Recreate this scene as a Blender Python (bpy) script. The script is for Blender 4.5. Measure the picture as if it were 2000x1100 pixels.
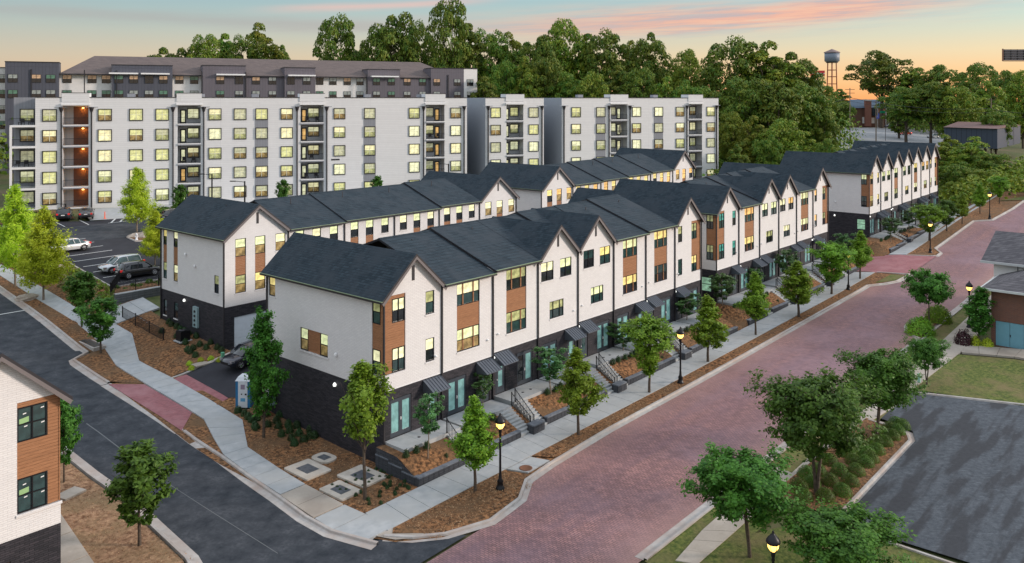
import bpy, math, random
import numpy as np
from mathutils import Vector, Matrix
for o in list(bpy.data.objects): bpy.data.objects.remove(o)
SC=bpy.context.scene; COL=SC.collection
# ---------------------------------------------------------------- camera, world, sun, exposure
YAW=math.atan(1445/1648.)                       # direction of view measured from the street axis
cam=bpy.data.cameras.new('camera'); camo=bpy.data.objects.new('camera',cam); COL.objects.link(camo)
camo.location=(0,0,23.5); camo.rotation_euler=(math.pi/2,0,YAW-math.pi/2)
cam.sensor_width=36; cam.lens=36*1648/2000.; cam.shift_y=-355/2000.; cam.clip_end=6000; cam.clip_start=.5
SC.camera=camo
SUN_AZ=math.radians(-50); SUN_EL=math.radians(17)
w=bpy.data.worlds.new('World'); SC.world=w; w.use_nodes=True
nt=w.node_tree; nt.nodes.clear()
class NG:
    def __init__(s,t): s.t=t
    def n(s,typ,ins=None,**kw):
        d=s.t.nodes.new(typ)
        for k,v in kw.items(): setattr(d,k,v)
        if ins:
            for k,v in ins.items():
                i=d.inputs[k]
                if isinstance(v,bpy.types.NodeSocket): s.t.links.new(v,i)
                else: i.default_value=v
        return d
    def m(s,op,a,b=0.,c=0.,clamp=False):
        d=s.n('ShaderNodeMath',{0:a,1:b,2:c},operation=op); d.use_clamp=clamp; return d.outputs[0]
    def mix(s,f,a,b,bt='MIX'):
        d=s.n('ShaderNodeMix',data_type='RGBA',blend_type=bt)
        for k,v in ((0,f),(6,a),(7,b)):
            if isinstance(v,bpy.types.NodeSocket): s.t.links.new(v,d.inputs[k])
            else: d.inputs[k].default_value=(tuple(v)+(1,))[:4] if isinstance(v,(tuple,list)) else v
        return d.outputs[2]
    def ramp(s,f,pts,interp='LINEAR'):
        d=s.n('ShaderNodeValToRGB',{0:f}); r=d.color_ramp; r.interpolation=interp
        while len(r.elements)<len(pts): r.elements.new(.5)
        for e,(p,c) in zip(r.elements,pts):
            e.position=p; e.color=(tuple(c)+(1,))[:4] if isinstance(c,(tuple,list)) else (c,c,c,1)
        return d.outputs[0]
    def link(s,a,b): s.t.links.new(a,b)
G=NG(nt)
tc=G.n('ShaderNodeTexCoord'); sp=G.n('ShaderNodeSeparateXYZ',{0:tc.outputs['Generated']})
X,Y,Z=sp.outputs
hl=G.m('SQRT',G.m('ADD',G.m('MULTIPLY',X,X),G.m('MULTIPLY',Y,Y)))
el=G.m('ARCTAN2',Z,hl); az=G.m('ARCTAN2',Y,X)
# warm towards the sunset (azimuth about +5 deg), cool away from it
dz=G.m('ABSOLUTE',G.m('SUBTRACT',az,math.radians(4)))
warm=G.m('SUBTRACT',1.,G.m('DIVIDE',dz,math.radians(85)),clamp=True)
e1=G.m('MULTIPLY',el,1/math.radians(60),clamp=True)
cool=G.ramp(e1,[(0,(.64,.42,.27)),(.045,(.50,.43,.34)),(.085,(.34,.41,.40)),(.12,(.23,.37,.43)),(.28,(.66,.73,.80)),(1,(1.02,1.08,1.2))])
hot=G.ramp(e1,[(0,(1.05,.38,.10)),(.02,(1.0,.54,.21)),(.05,(.84,.66,.40)),(.085,(.55,.66,.57)),(.12,(.38,.57,.60)),(.28,(.74,.80,.84)),(1,(1.02,1.08,1.2))])  # both ramps brighten above the frame, added as fill light for the walls
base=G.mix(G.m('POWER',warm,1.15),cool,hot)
# long soft cloud streaks
cv=G.n('ShaderNodeCombineXYZ',{0:G.m('MULTIPLY',az,5.),1:G.m('MULTIPLY',G.m('ADD',el,G.m('MULTIPLY',az,.05)),60.),2:0.}).outputs[0]
ns=G.n('ShaderNodeTexNoise',{'Vector':cv,'Scale':1.0,'Detail':7.,'Roughness':.62}).outputs[0]
cv2=G.n('ShaderNodeCombineXYZ',{0:G.m('MULTIPLY',az,9.),1:G.m('MULTIPLY',G.m('ADD',el,G.m('MULTIPLY',az,.04)),170.),2:3.}).outputs[0]
ns2=G.n('ShaderNodeTexNoise',{'Vector':cv2,'Scale':1.0,'Detail':7.,'Roughness':.65}).outputs[0]
def band(azc,azw,e0,slope,ew,amp):
    c=G.m('ADD',e0,G.m('MULTIPLY',G.m('SUBTRACT',az,azc),slope))
    d=G.m('DIVIDE',G.m('SUBTRACT',G.m('ADD',el,G.m('MULTIPLY',G.m('SUBTRACT',ns,.5),ew*2.2)),c),ew)
    v=G.m('EXPONENT',G.m('MULTIPLY',G.m('MULTIPLY',d,d),-1.))
    q=G.m('DIVIDE',G.m('SUBTRACT',az,azc),azw); v2=G.m('EXPONENT',G.m('MULTIPLY',G.m('POWER',G.m('ABSOLUTE',q),4.),-1.))
    return G.m('MULTIPLY',G.m('MULTIPLY',v,v2),amp)
R=math.radians
b1=band(R(28),R(15),R(5.35),-.035,R(.85),1.15)
b2=band(R(44),R(14),R(5.0),-.01,R(.55),.5)
b3=band(R(62),R(16),R(5.1),.02,R(.45),.55)
b5=band(R(50),R(7),R(6.3),-.06,R(.25),.6)
pink=G.mix(G.ramp(ns2,[(.40,0.),(.60,1.)]),(.95,.42,.25),(.50,.40,.40))
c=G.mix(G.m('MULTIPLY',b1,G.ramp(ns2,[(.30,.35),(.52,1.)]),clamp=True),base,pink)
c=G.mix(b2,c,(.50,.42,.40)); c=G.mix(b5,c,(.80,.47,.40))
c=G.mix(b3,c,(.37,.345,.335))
sky=G.n('ShaderNodeTexSky',sky_type='NISHITA'); sky.sun_disc=False; sky.sun_elevation=SUN_EL; sky.sun_rotation=math.pi/2-SUN_AZ
low=G.m('SUBTRACT',1.,G.m('MULTIPLY',G.m('MAXIMUM',G.m('MULTIPLY',Z,-1.),0.),6.),clamp=True)
c=G.mix(low,(.10,.09,.08),c)
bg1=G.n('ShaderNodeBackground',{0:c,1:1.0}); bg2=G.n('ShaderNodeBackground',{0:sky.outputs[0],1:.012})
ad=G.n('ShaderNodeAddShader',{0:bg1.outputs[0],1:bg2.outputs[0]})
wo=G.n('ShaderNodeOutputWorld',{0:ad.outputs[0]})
sl=bpy.data.lights.new('sun','SUN'); sl.energy=2.9; sl.angle=math.radians(9); sl.color=(1,.85,.74)
so=bpy.data.objects.new('sun',sl); COL.objects.link(so)
so.rotation_euler=Vector((math.cos(SUN_AZ)*math.cos(SUN_EL),math.sin(SUN_AZ)*math.cos(SUN_EL),math.sin(SUN_EL))).to_track_quat('Z','Y').to_euler()
SC.view_settings.view_transform='Standard'; SC.view_settings.look='None'; SC.view_settings.gamma=1; SC.view_settings.exposure=0.10
SC.view_settings.use_curve_mapping=False
# ---------------------------------------------------------------- ground heights (surveyed from the picture)
CC,CS=math.cos(YAW),math.sin(YAW); CF=1648.; CH=23.5
def lerp(t,P):
    if t<=P[0][0]:return P[0][1]
    for (a0,b0),(a1,b1) in zip(P,P[1:]):
        if t<=a1:return b0+(b1-b0)*(t-a0)/(a1-a0)
    return P[-1][1]
ZS=[(0,-.3),(30,0),(60,.5),(80,1.0),(99,1.5),(125,2.5),(152,4.4),(200,7),(300,10),(600,10)]
ZV=[(45,0),(54,.1),(60,.5),(70,.95),(78,1.5),(86,2.5),(95,3.4),(105,4.4),(120,5.4),(132,6.0),(200,8.6),(400,9)]
EU=[(33,0),(39,1.15),(60,1.3),(77,1.6),(100,2.2),(160,4.0),(300,5.)]
def zg(u,v):
    a=lerp(u,ZS)
    if v<=36:return a
    b=lerp(v,ZV)+lerp(u,EU)*min(1,max(0,(v-45)/12))
    if u>150:b=min(b,10.5)
    if v>=50:return b
    k=(v-36)/14;return a+(b-a)*k
def un(x,y,z):
    t=(x-1000)/CF;F=(CH-z)*CF/(y-195);return (F*(CC+CS*t),F*(CS-CC*t))
def at(x,y,dz=0):
    z=0
    for i in range(80):
        u,v=un(x,y,z);z=.6*z+.4*(zg(u,v)+dz)
    return (u,v,z)
def atF(x,F):
    t=(x-1000)/CF;return (F*(CC+CS*t),F*(CS-CC*t))
def hz(y,F):return CH-(y-195)*F/CF
# ---------------------------------------------------------------- object helpers
def tag(o,label=None,cat=None,group=None,kind=None):
    if label: o['label']=label
    if cat: o['category']=cat
    if group: o['group']=group
    if kind: o['kind']=kind
    return o
def link(o,parent=None):
    COL.objects.link(o)
    if parent is not None: o.parent=parent
    return o
def empty(name,loc,rz=0,**k):
    o=bpy.data.objects.new(name,None); o.location=loc; o.rotation_euler=(0,0,rz); o.empty_display_size=.3; link(o); tag(o,**k); return o
class MB:
    def __init__(s): s.v=[]; s.f=[]; s.m=[]; s.sm=[]
    def add(s,vs,fs,m=0,sm=False):
        b=len(s.v); s.v+=[tuple(p) for p in vs]
        for f in fs: s.f.append(tuple(i+b for i in f)); s.m.append(m); s.sm.append(sm)
    def box(s,x0,x1,y0,y1,z0,z1,m=0):
        s.add([(x0,y0,z0),(x1,y0,z0),(x1,y1,z0),(x0,y1,z0),(x0,y0,z1),(x1,y0,z1),(x1,y1,z1),(x0,y1,z1)],
              [(0,3,2,1),(4,5,6,7),(0,1,5,4),(1,2,6,5),(2,3,7,6),(3,0,4,7)],m)
    def quad(s,a,b,c,d,m=0): s.add([a,b,c,d],[(0,1,2,3)],m)
    def poly(s,pts,m=0): s.add(pts,[tuple(range(len(pts)))],m)
    def prism(s,pts,off,m=0,mside=None):
        """extrude a planar polygon by vector off"""
        n=len(pts); q=[tuple(p[i]+off[i] for i in range(3)) for p in pts]
        s.add(pts+q,[tuple(range(n))[::-1],tuple(range(n,2*n))],m)
        s.add(pts+q,[(i,(i+1)%n,n+(i+1)%n,n+i) for i in range(n)],m if mside is None else mside)
    def tube(s,pts,rad,n=6,m=0,cap=True,sm=True):
        P=[Vector(p) for p in pts]; rr=rad if isinstance(rad,(list,tuple)) else [rad]*len(P); V=[]
        for i,p in enumerate(P):
            d=(P[min(i+1,len(P)-1)]-P[max(i-1,0)])
            if d.length<1e-6: d=Vector((0,0,1))
            d.normalize(); a=d.cross(Vector((0,0,1)) if abs(d.z)<.9 else Vector((1,0,0))).normalized(); b=d.cross(a)
            for k in range(n):
                t=2*math.pi*k/n; V.append(p+(a*math.cos(t)+b*math.sin(t))*rr[i])
        F=[(i*n+k,i*n+(k+1)%n,(i+1)*n+(k+1)%n,(i+1)*n+k) for i in range(len(P)-1) for k in range(n)]
        s.add(V,F,m,sm)
        if cap: s.add(V[:n],[tuple(range(n))],m); s.add(V[-n:],[tuple(range(n))[::-1]],m)
    def lathe(s,prof,n=12,m=0,c=(0,0,0),sm=True):
        V=[(c[0]+r*math.cos(2*math.pi*k/n),c[1]+r*math.sin(2*math.pi*k/n),c[2]+z) for r,z in prof for k in range(n)]
        s.add(V,[(i*n+k,i*n+(k+1)%n,(i+1)*n+(k+1)%n,(i+1)*n+k) for i in range(len(prof)-1) for k in range(n)],m,sm)
    def mesh(s,name,mats):
        me=bpy.data.meshes.new(name); me.from_pydata(s.v,[],s.f)
        for m in (mats if isinstance(mats,(list,tuple)) else [mats]): me.materials.append(m)
        if any(s.m): me.polygons.foreach_set('material_index',s.m)
        me.polygons.foreach_set('use_smooth',s.sm); me.update(); return me
    def build(s,name,mats,parent=None,loc=None,**k):
        o=bpy.data.objects.new(name,s.mesh(name,mats)); link(o,parent)
        if loc: o.location=loc
        tag(o,**k); return o
def inst(name,me,parent=None,loc=(0,0,0),rz=0,sc=None,**k):
    o=bpy.data.objects.new(name,me); o.location=loc; o.rotation_euler=(0,0,rz)
    if sc: o.scale=sc
    link(o,parent); tag(o,**k); return o
def copy_tree(o,parent=None):
    c=o.copy(); COL.objects.link(c)
    if parent is not None: c.parent=parent
    for ch in o.children: copy_tree(ch,c)
    return c
# ---------------------------------------------------------------- materials
def mat(name,rough=.7,metal=0.,spec=.4):
    m=bpy.data.materials.new(name); m.use_nodes=True; t=m.node_tree; g=NG(t); b=t.nodes['Principled BSDF']
    b.inputs['Roughness'].default_value=rough; b.inputs['Metallic'].default_value=metal; b.inputs['Specular IOR Level'].default_value=spec
    return m,g,b
def bump(g,b,h,strength=.3,dist=.02):
    d=g.n('ShaderNodeBump',{'Height':h,'Strength':strength,'Distance':dist}); g.link(d.outputs[0],b.inputs['Normal'])
def objc(g,wall=False,world=False):
    tc=g.n('ShaderNodeTexCoord'); c=tc.outputs['Object']
    if world: c=g.n('ShaderNodeNewGeometry').outputs['Position']
    if not wall: return c
    s=g.n('ShaderNodeSeparateXYZ',{0:c}); return g.n('ShaderNodeCombineXYZ',{0:g.m('ADD',s.outputs[0],s.outputs[1]),1:s.outputs[2],2:0.}).outputs[0]
def noise(g,v,scale,detail=4,rough=.6): return g.n('ShaderNodeTexNoise',{'Vector':v,'Scale':scale,'Detail':detail,'Roughness':rough}).outputs[0]
def mnoise(name,c1,c2,scale,rough=.8,bs=.3,c3=None,scale2=None,bd=.02,world=True,spec=.3,detail=5,lo=.3,hi=.7):
    m,g,b=mat(name,rough,0,spec); v=objc(g,world=world); n=noise(g,v,scale,detail)
    col=g.ramp(n,[(lo,c1),(hi,c2)])
    if c3: 
        n2=noise(g,v,scale2,3); col=g.mix(g.ramp(n2,[(.42,0.),(.68,1.)]),col,c3)
    g.link(col,b.inputs['Base Color'])
    if bs: bump(g,b,n,bs,bd)
    return m
def mflat(name,c,rough=.6,metal=0.,emit=0,ec=None,spec=.4,var=.12):
    m,g,b=mat(name,rough,metal,spec)
    if var and not emit:
        n=noise(g,objc(g,world=True),3.,4); g.link(g.mix(n,tuple(x*(1-var) for x in c),tuple(x*(1+var) for x in c)),b.inputs['Base Color'])
    else: b.inputs['Base Color'].default_value=(*c,1)
    if emit: b.inputs['Emission Color'].default_value=(*(ec or c),1); b.inputs['Emission Strength'].default_value=emit
    return m
def mbrick(name,c1,c2,mortar,w,h,ms,rough=.75,bs=.5,wall=True,off=.5,c3=None,s3=.25,world=False,rot=0,spec=.3,bd=.01):
    m,g,b=mat(name,rough,0,spec); v=objc(g,wall,world)
    if rot: v=g.n('ShaderNodeMapping',{'Vector':v,'Rotation':(0,0,rot)}).outputs[0]
    t=g.n('ShaderNodeTexBrick',{'Vector':v,'Color1':(*c1,1),'Color2':(*c2,1),'Mortar':(*mortar,1),'Scale':1.,'Mortar Size':ms,'Mortar Smooth':.3,'Bias':0.,'Brick Width':w,'Row Height':h}); t.offset=off
    v3=objc(g,world=world); n=noise(g,v3,1.3,6); col=g.mix(g.m('MULTIPLY',n,.5),t.outputs[0],tuple(x*.72 for x in c1))
    if c3: col=g.mix(g.ramp(noise(g,v3,s3,4,.65),[(.42,0.),(.66,1.)]),col,c3)
    g.link(col,b.inputs['Base Color'])
    hgt=g.m('ADD',g.m('MULTIPLY',t.outputs['Fac'],-1.),g.m('MULTIPLY',noise(g,v3,30.,2),.35)); bump(g,b,hgt,bs,bd)
    return m
M={}
M['white_brick']=mbrick('white_painted_brick',(.79,.775,.765),(.73,.715,.71),(.57,.55,.545),.36,.10,.009,.7,.6)
M['dark_brick']=mbrick('dark_charcoal_brick',(.020,.021,.027),(.058,.052,.062),(.008,.008,.011),.40,.10,.012,.6,.7)
M['shingle']=mbrick('asphalt_shingle',(.013,.027,.039),(.040,.062,.080),(.008,.013,.019),.30,.13,.012,.85,.8,c3=(.032,.044,.056),s3=.6)
M['shingle_grey']=mbrick('grey_shingle',(.095,.09,.10),(.18,.17,.18),(.06,.06,.065),.4,.14,.012,.9,.6)
M['shingle_brown']=mbrick('brown_shingle',(.125,.10,.095),(.165,.13,.12),(.085,.07,.067),.9,.25,.012,.9,.5)
M['red_brick']=mbrick('red_brown_brick',(.22,.085,.055),(.13,.06,.045),(.22,.19,.17),.24,.09,.012,.8,.5)
M['siding']=mbrick('white_lap_siding',(.80,.80,.80),(.76,.76,.76),(.60,.60,.61),6.,.30,.016,.6,.5,off=0)
M['siding_grey']=mbrick('grey_board_siding',(.29,.30,.33),(.27,.28,.31),(.19,.20,.22),.4,30.,.02,.6,.5,off=0)
M['board_dark']=mbrick('dark_board_siding',(.095,.10,.125),(.085,.09,.115),(.05,.052,.065),.6,30.,.03,.6,.5,off=0)
M['siding_far']=mflat('pale_stucco',(.74,.72,.70),.7)
M['brick_street']=mbrick('brick_pavers',(.225,.120,.125),(.135,.088,.105),(.10,.070,.072),.42,.21,.022,.8,.6,wall=False,c3=(.235,.165,.185),s3=.09,world=True,rot=math.pi/2,bd=.015)
def street():
    m,g,b=mat('brick_street_pavers',.75,0,.3); v=g.n('ShaderNodeNewGeometry').outputs['Position']; r=g.n('ShaderNodeMapping',{'Vector':v,'Rotation':(0,0,math.pi/2)}).outputs[0]
    t=g.n('ShaderNodeTexBrick',{'Vector':r,'Color1':(.41,.215,.20,1),'Color2':(.25,.135,.13,1),'Mortar':(.075,.05,.055,1),'Scale':1.,'Mortar Size':.016,'Mortar Smooth':.2,'Bias':.1,'Brick Width':.30,'Row Height':.15})
    s=g.n('ShaderNodeSeparateXYZ',{0:v}); sv=g.n('ShaderNodeCombineXYZ',{0:g.m('MULTIPLY',s.outputs[0],.035),1:g.m('MULTIPLY',s.outputs[1],.55),2:0.}).outputs[0]
    tr=noise(g,sv,1.,5,.6); big=noise(g,v,.12,6,.65); mid=noise(g,v,1.4,8,.7)
    edge=g.m('POWER',g.m('ABSOLUTE',g.m('DIVIDE',g.m('SUBTRACT',s.outputs[1],28.6),5.4)),3.,clamp=True)
    c=g.mix(g.ramp(tr,[(.38,0.),(.62,.55)]),t.outputs[0],(.17,.105,.13)); c=g.mix(g.ramp(big,[(.42,0.),(.62,.45)]),c,(.30,.20,.235)); c=g.mix(g.ramp(mid,[(.48,0.),(.72,.6)]),c,(.125,.075,.085))
    c=g.mix(g.m('MULTIPLY',edge,g.m('MULTIPLY',big,1.1),clamp=True),c,(.40,.235,.185)); g.link(c,b.inputs['Base Color'])
    bump(g,b,g.m('ADD',g.m('MULTIPLY',t.outputs['Fac'],-1.),g.m('MULTIPLY',noise(g,v,14.,3),.5)),.7,.015); return m
M['brick_street']=street()
M['brick_red']=mbrick('red_pavers',(.37,.145,.155),(.25,.10,.112),(.17,.085,.09),.22,.11,.008,.8,.4,wall=False,world=True,c3=(.35,.17,.18),s3=.5,rot=.78)
M['asphalt']=mnoise('asphalt',(.020,.026,.034),(.072,.079,.090),.9,.85,.3,(.036,.041,.050),5.,detail=13,lo=.36,hi=.66)
M['asphalt_dark']=mnoise('dark_asphalt',(.021,.022,.028),(.036,.038,.046),.7,.85,.2,(.030,.030,.038),9.,detail=9)
M['asphalt_old']=mnoise('weathered_asphalt',(.035,.048,.065),(.12,.145,.18),1.6,.85,.35,(.050,.064,.082),.25,detail=12,lo=.36,hi=.68)
def lot():
    m,g,b=mat('stained_parking_asphalt',.8,0,.3); v=g.n('ShaderNodeNewGeometry').outputs['Position']
    r=g.n('ShaderNodeMapping',{'Vector':v,'Rotation':(0,0,.85),'Scale':(1.,1.,1.)}).outputs[0]; s=g.n('ShaderNodeSeparateXYZ',{0:r})
    s0=g.n('ShaderNodeSeparateXYZ',{0:v}); a=g.n('ShaderNodeCombineXYZ',{0:g.m('MULTIPLY',s0.outputs[0],.20),1:g.m('MULTIPLY',s0.outputs[1],1.1),2:0.}).outputs[0]
    st=noise(g,a,.75,4,.55); f=noise(g,v,3.2,10,.75); s3=g.n('ShaderNodeCombineXYZ',{0:g.m('MULTIPLY',s.outputs[0],.6),1:g.m('MULTIPLY',s.outputs[1],2.6),2:0.}).outputs[0]; h=noise(g,s3,2.,9,.75)
    c=g.ramp(f,[(.35,(.042,.052,.064)),(.65,(.095,.108,.125))]); c=g.mix(g.ramp(h,[(.54,0.),(.68,.8)]),c,(.15,.17,.19)); c=g.mix(g.ramp(st,[(.47,0.),(.56,.75)]),c,(.030,.031,.036)); g.link(c,b.inputs['Base Color']); bump(g,b,f,.4,.02); return m
M['asphalt_old']=lot()
M['concrete']=mnoise('pavement_concrete',(.31,.335,.35),(.46,.475,.48),1.3,.85,.15,(.38,.39,.385),.3,detail=8)
M['concrete_tan']=mnoise('old_concrete',(.36,.32,.27),(.50,.45,.39),1.6,.85,.2,(.30,.26,.22),.4,detail=8)
M['curb']=mnoise('curb_concrete',(.34,.32,.30),(.50,.475,.45),1.8,.85,.2,(.38,.31,.27),.5,detail=8)
M['mulch']=mnoise('pine_straw_mulch',(.060,.030,.014),(.36,.175,.075),4.5,.95,1.,(.15,.09,.047),.45,bd=.1,detail=14,lo=.40,hi=.62)
M['soil']=mnoise('dry_soil_and_straw',(.15,.075,.04),(.44,.27,.16),3.2,.95,.9,(.25,.17,.09),.5,bd=.06,detail=12,lo=.35,hi=.65)
M['lawn']=mnoise('lawn_grass',(.04,.07,.012),(.15,.17,.04),4.,.95,.9,(.17,.14,.06),.45,bd=.06,detail=11,lo=.35,hi=.65)
M['ground']=mnoise('wild_ground',(.05,.075,.02),(.12,.13,.05),1.2,.95,.8,(.14,.11,.06),.1,bd=.06,detail=9)
M['road_pale']=mnoise('pale_far_road',(.20,.21,.22),(.30,.31,.32),.6,.85,.2)
M['paint']=mflat('white_line_paint',(.62,.63,.62),.7)
M['block']=mbrick('dark_wall_block',(.055,.06,.072),(.085,.09,.10),(.02,.022,.026),.45,.2,.02,.85,.7,world=False)
M['block_grey']=mbrick('grey_wall_block',(.13,.14,.15),(.19,.20,.205),(.07,.07,.075),.45,.2,.02,.85,.8,world=False)
M['cap']=mnoise('wall_cap_stone',(.10,.115,.14),(.20,.22,.25),2.5,.8,.4)
def mwood(name,a,b_,c_):
    m,g,b=mat(name,.5,0,.35); v=objc(g); s=g.n('ShaderNodeSeparateXYZ',{0:v})
    row=g.m('FLOOR',g.m('DIVIDE',s.outputs[2],.15)); rnd=g.n('ShaderNodeTexWhiteNoise',{'W':row},noise_dimensions='1D').outputs[0]
    vv=g.n('ShaderNodeCombineXYZ',{0:g.m('ADD',g.m('ADD',s.outputs[0],s.outputs[1]),g.m('MULTIPLY',rnd,9.)),1:g.m('MULTIPLY',s.outputs[2],14.),2:0.}).outputs[0]
    n=noise(g,vv,2.2,6,.7); col=g.ramp(n,[(.25,a),(.55,b_),(.8,c_)]); col=g.mix(g.m('MULTIPLY',rnd,.45),col,tuple(x*.62 for x in b_)); g.link(col,b.inputs['Base Color'])
    bump(g,b,n,.15,.005); return m
M['wood']=mwood('stained_wood_board',(.19,.085,.04),(.37,.175,.085),(.52,.28,.145))
M['black']=mflat('black_metal',(.012,.012,.015),.4,.3)
M['trim']=mflat('dark_bronze_trim',(.028,.026,.030),.5)
M['fascia']=mflat('grey_fascia',(.16,.14,.14),.6)
M['gutter']=mflat('pale_green_drip_edge',(.20,.26,.15),.4)
M['metal_awning']=mflat('standing_seam_metal',(.15,.17,.20),.35,.6)
M['door']=mflat('dark_door_paint',(.045,.055,.07),.45)
M['white']=mflat('white_paint',(.78,.78,.78),.5)
M['garage']=mflat('white_garage_panel',(.62,.68,.74),.5)
M['recess']=mbrick('balcony_board_siding',(.46,.47,.49),(.43,.44,.46),(.33,.34,.36),.4,30.,.02,.6,.5,off=0)
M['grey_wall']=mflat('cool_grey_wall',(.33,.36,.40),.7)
def mpane(name,c,emit,rough=.12,stripes=True,var=.35,ec=None):
    m,g,b=mat(name,rough,0,.5); v=objc(g); s=g.n('ShaderNodeSeparateXYZ',{0:v})
    n=noise(g,objc(g,world=True),.9,3); n2=noise(g,v,2.2,2)
    col=g.mix(g.ramp(n2,[(.38,0.),(.62,1.)]),c,tuple(x*(1-var) for x in c))
    if stripes:
        st=g.m('GREATER_THAN',g.m('FRACT',g.m('MULTIPLY',s.outputs[2],9.)),.78); col=g.mix(g.m('MULTIPLY',st,.25),col,tuple(x*.5 for x in c))
    g.link(col,b.inputs['Base Color']); g.link(col,b.inputs['Emission Color'])
    g.link(g.m('MULTIPLY',g.ramp(n,[(.35,.55),(.65,1.)]),emit),b.inputs['Emission Strength'])
    b.inputs['Coat Weight'].default_value=.6; b.inputs['Coat Roughness'].default_value=.04
    return m
LIT=[mpane('window_pale_green',(.74,.80,.44),.85),mpane('window_cream',(.86,.84,.50),.95),mpane('window_yellow',(.86,.70,.26),.9),mpane('window_warm',(.86,.52,.18),.85),mpane('window_mint',(.40,.70,.48),.5),mpane('window_olive',(.50,.52,.24),.45,var=.5)]
DARK=[mpane('glass_dark',(.018,.024,.030),0,.05,False),mpane('glass_teal',(.03,.07,.07),.1,.05,False),mpane('glass_brown',(.42,.30,.12),.30,.1,True,.6)]
M['frost']=mpane('frosted_door_glass',(.20,.40,.39),.32,.2,False,.3)
M['tealglass']=mpane('teal_window_glass',(.10,.42,.36),.3,.08,False,.5)
M['bulb']=mflat('lamp_glass_lit',(1,.8,.3),.3,0,2.6,(1,.60,.13))
M['bulbw']=mflat('small_wall_light',(.9,.9,.85),.3,0,1.2)
M['stairglow']=mflat('stairwell_lamp',(1,.6,.25),.4,0,4,(1,.5,.15))
M['bark']=mnoise('bark',(.055,.04,.03),(.13,.10,.075),9.,.9,.6,world=False)
M['bark_pale']=mnoise('pale_bark',(.16,.12,.09),(.30,.24,.18),9.,.9,.5,world=False)
def mleaf(name,a,b_,trans=.3,rough=.55,yel=None):
    m,g,b=mat(name,rough,0,.3); ge=g.n('ShaderNodeNewGeometry'); oi=g.n('ShaderNodeObjectInfo')
    r=ge.outputs['Random Per Island']; col=g.mix(r,a,b_)
    n=noise(g,objc(g),.8,2); col=g.mix(g.ramp(n,[(.35,0.),(.7,.65)]),col,yel or tuple(min(1,x*1.5) for x in b_))
    h=g.n('ShaderNodeHueSaturation',{'Hue':g.m('ADD',.475,g.m('MULTIPLY',oi.outputs['Random'],.04)),'Saturation':1.,'Value':g.m('ADD',.8,g.m('MULTIPLY',oi.outputs['Random'],.4)),'Color':col}).outputs[0]
    g.link(h,b.inputs['Base Color'])
    tr=g.n('ShaderNodeBsdfTranslucent',{0:h}); mx=g.n('ShaderNodeMixShader',{0:trans,1:b.outputs[0],2:tr.outputs[0]})
    g.link(mx.outputs[0],g.t.nodes['Material Output'].inputs[0]); return m
M['leaf']=mleaf('young_leaf',(.052,.155,.012),(.185,.32,.024))
M['leaf_dark']=mleaf('dark_leaf',(.022,.090,.012),(.080,.195,.022))
M['leaf_blue']=mleaf('glossy_leaf',(.035,.10,.032),(.09,.19,.055),.2,.35)
M['leaf_lime']=mleaf('lime_leaf',(.27,.40,.015),(.46,.58,.04),.4)
M['leaf_forest']=mleaf('forest_leaf',(.018,.082,.009),(.075,.19,.017),.15,.6,(.27,.28,.024))
M['leaf_forest2']=mleaf('forest_leaf_pale',(.034,.12,.012),(.125,.255,.022),.15,.6,(.36,.34,.026))
M['leaf_shrub']=mleaf('dark_shrub_leaf',(.014,.042,.014),(.035,.075,.022),.15)
M['leaf_ball']=mleaf('clipped_hedge_leaf',(.030,.085,.010),(.085,.155,.018),.1)
M['leaf_purple']=mleaf('purple_leaf',(.03,.012,.014),(.06,.02,.022),.2)
M['straw']=mleaf('ornamental_grass',(.16,.15,.05),(.28,.24,.10),.3)
# ---------------------------------------------------------------- terrain and paved ground
def terrain():
    us=list(np.arange(-60,170,2.0))+list(np.arange(170,400,10))+list(np.arange(400,1700,100)); vs=list(np.arange(-70,140,2.0))+list(np.arange(140,400,10))+list(np.arange(400,1700,100))
    V=[(u,v,zg(u,v)-.12) for v in vs for u in us]; n=len(us)
    F=[(j*n+i,j*n+i+1,(j+1)*n+i+1,(j+1)*n+i) for j in range(len(vs)-1) for i in range(n-1)]
    mb=MB(); mb.v=V; mb.f=F; mb.m=[0]*len(F); mb.sm=[True]*len(F); return mb.build('ground',M['ground'],kind='structure')
terrain()
import bmesh
from mathutils.geometry import tessellate_polygon
def sheet(name,pts,off,m,cell=2.0,zf=None,**k):
    """a sheet draped over the terrain: polygon in plan, cut by a grid so that it follows the slopes"""
    bm=bmesh.new(); vs=[bm.verts.new((p[0],p[1],0)) for p in pts]
    for t in tessellate_polygon([[Vector((p[0],p[1],0)) for p in pts]]):
        try: bm.faces.new([vs[i] for i in t])
        except ValueError: pass
    x0,x1=min(p[0] for p in pts),max(p[0] for p in pts); y0,y1=min(p[1] for p in pts),max(p[1] for p in pts)
    for a,lo,hi in ((0,x0,x1),(1,y0,y1)):
        c=math.ceil(lo/cell)*cell
        while c<hi:
            co=[0,0,0]; no=[0,0,0]; co[a]=c; no[a]=1
            bmesh.ops.bisect_plane(bm,geom=bm.verts[:]+bm.edges[:]+bm.faces[:],plane_co=co,plane_no=no,dist=1e-5); c+=cell
    for v in bm.verts: v.co.z=(zf or zg)(v.co.x,v.co.y)+off
    bmesh.ops.recalc_face_normals(bm,faces=bm.faces[:])
    for f in bm.faces:
        f.normal_update()
        if f.normal.z<0: f.normal_flip()
        f.smooth=True
    me=bpy.data.meshes.new(name); bm.to_mesh(me); bm.free(); me.materials.append(m)
    o=bpy.data.objects.new(name,me); link(o); tag(o,**({'kind':'structure'}|k)); return o
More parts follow.
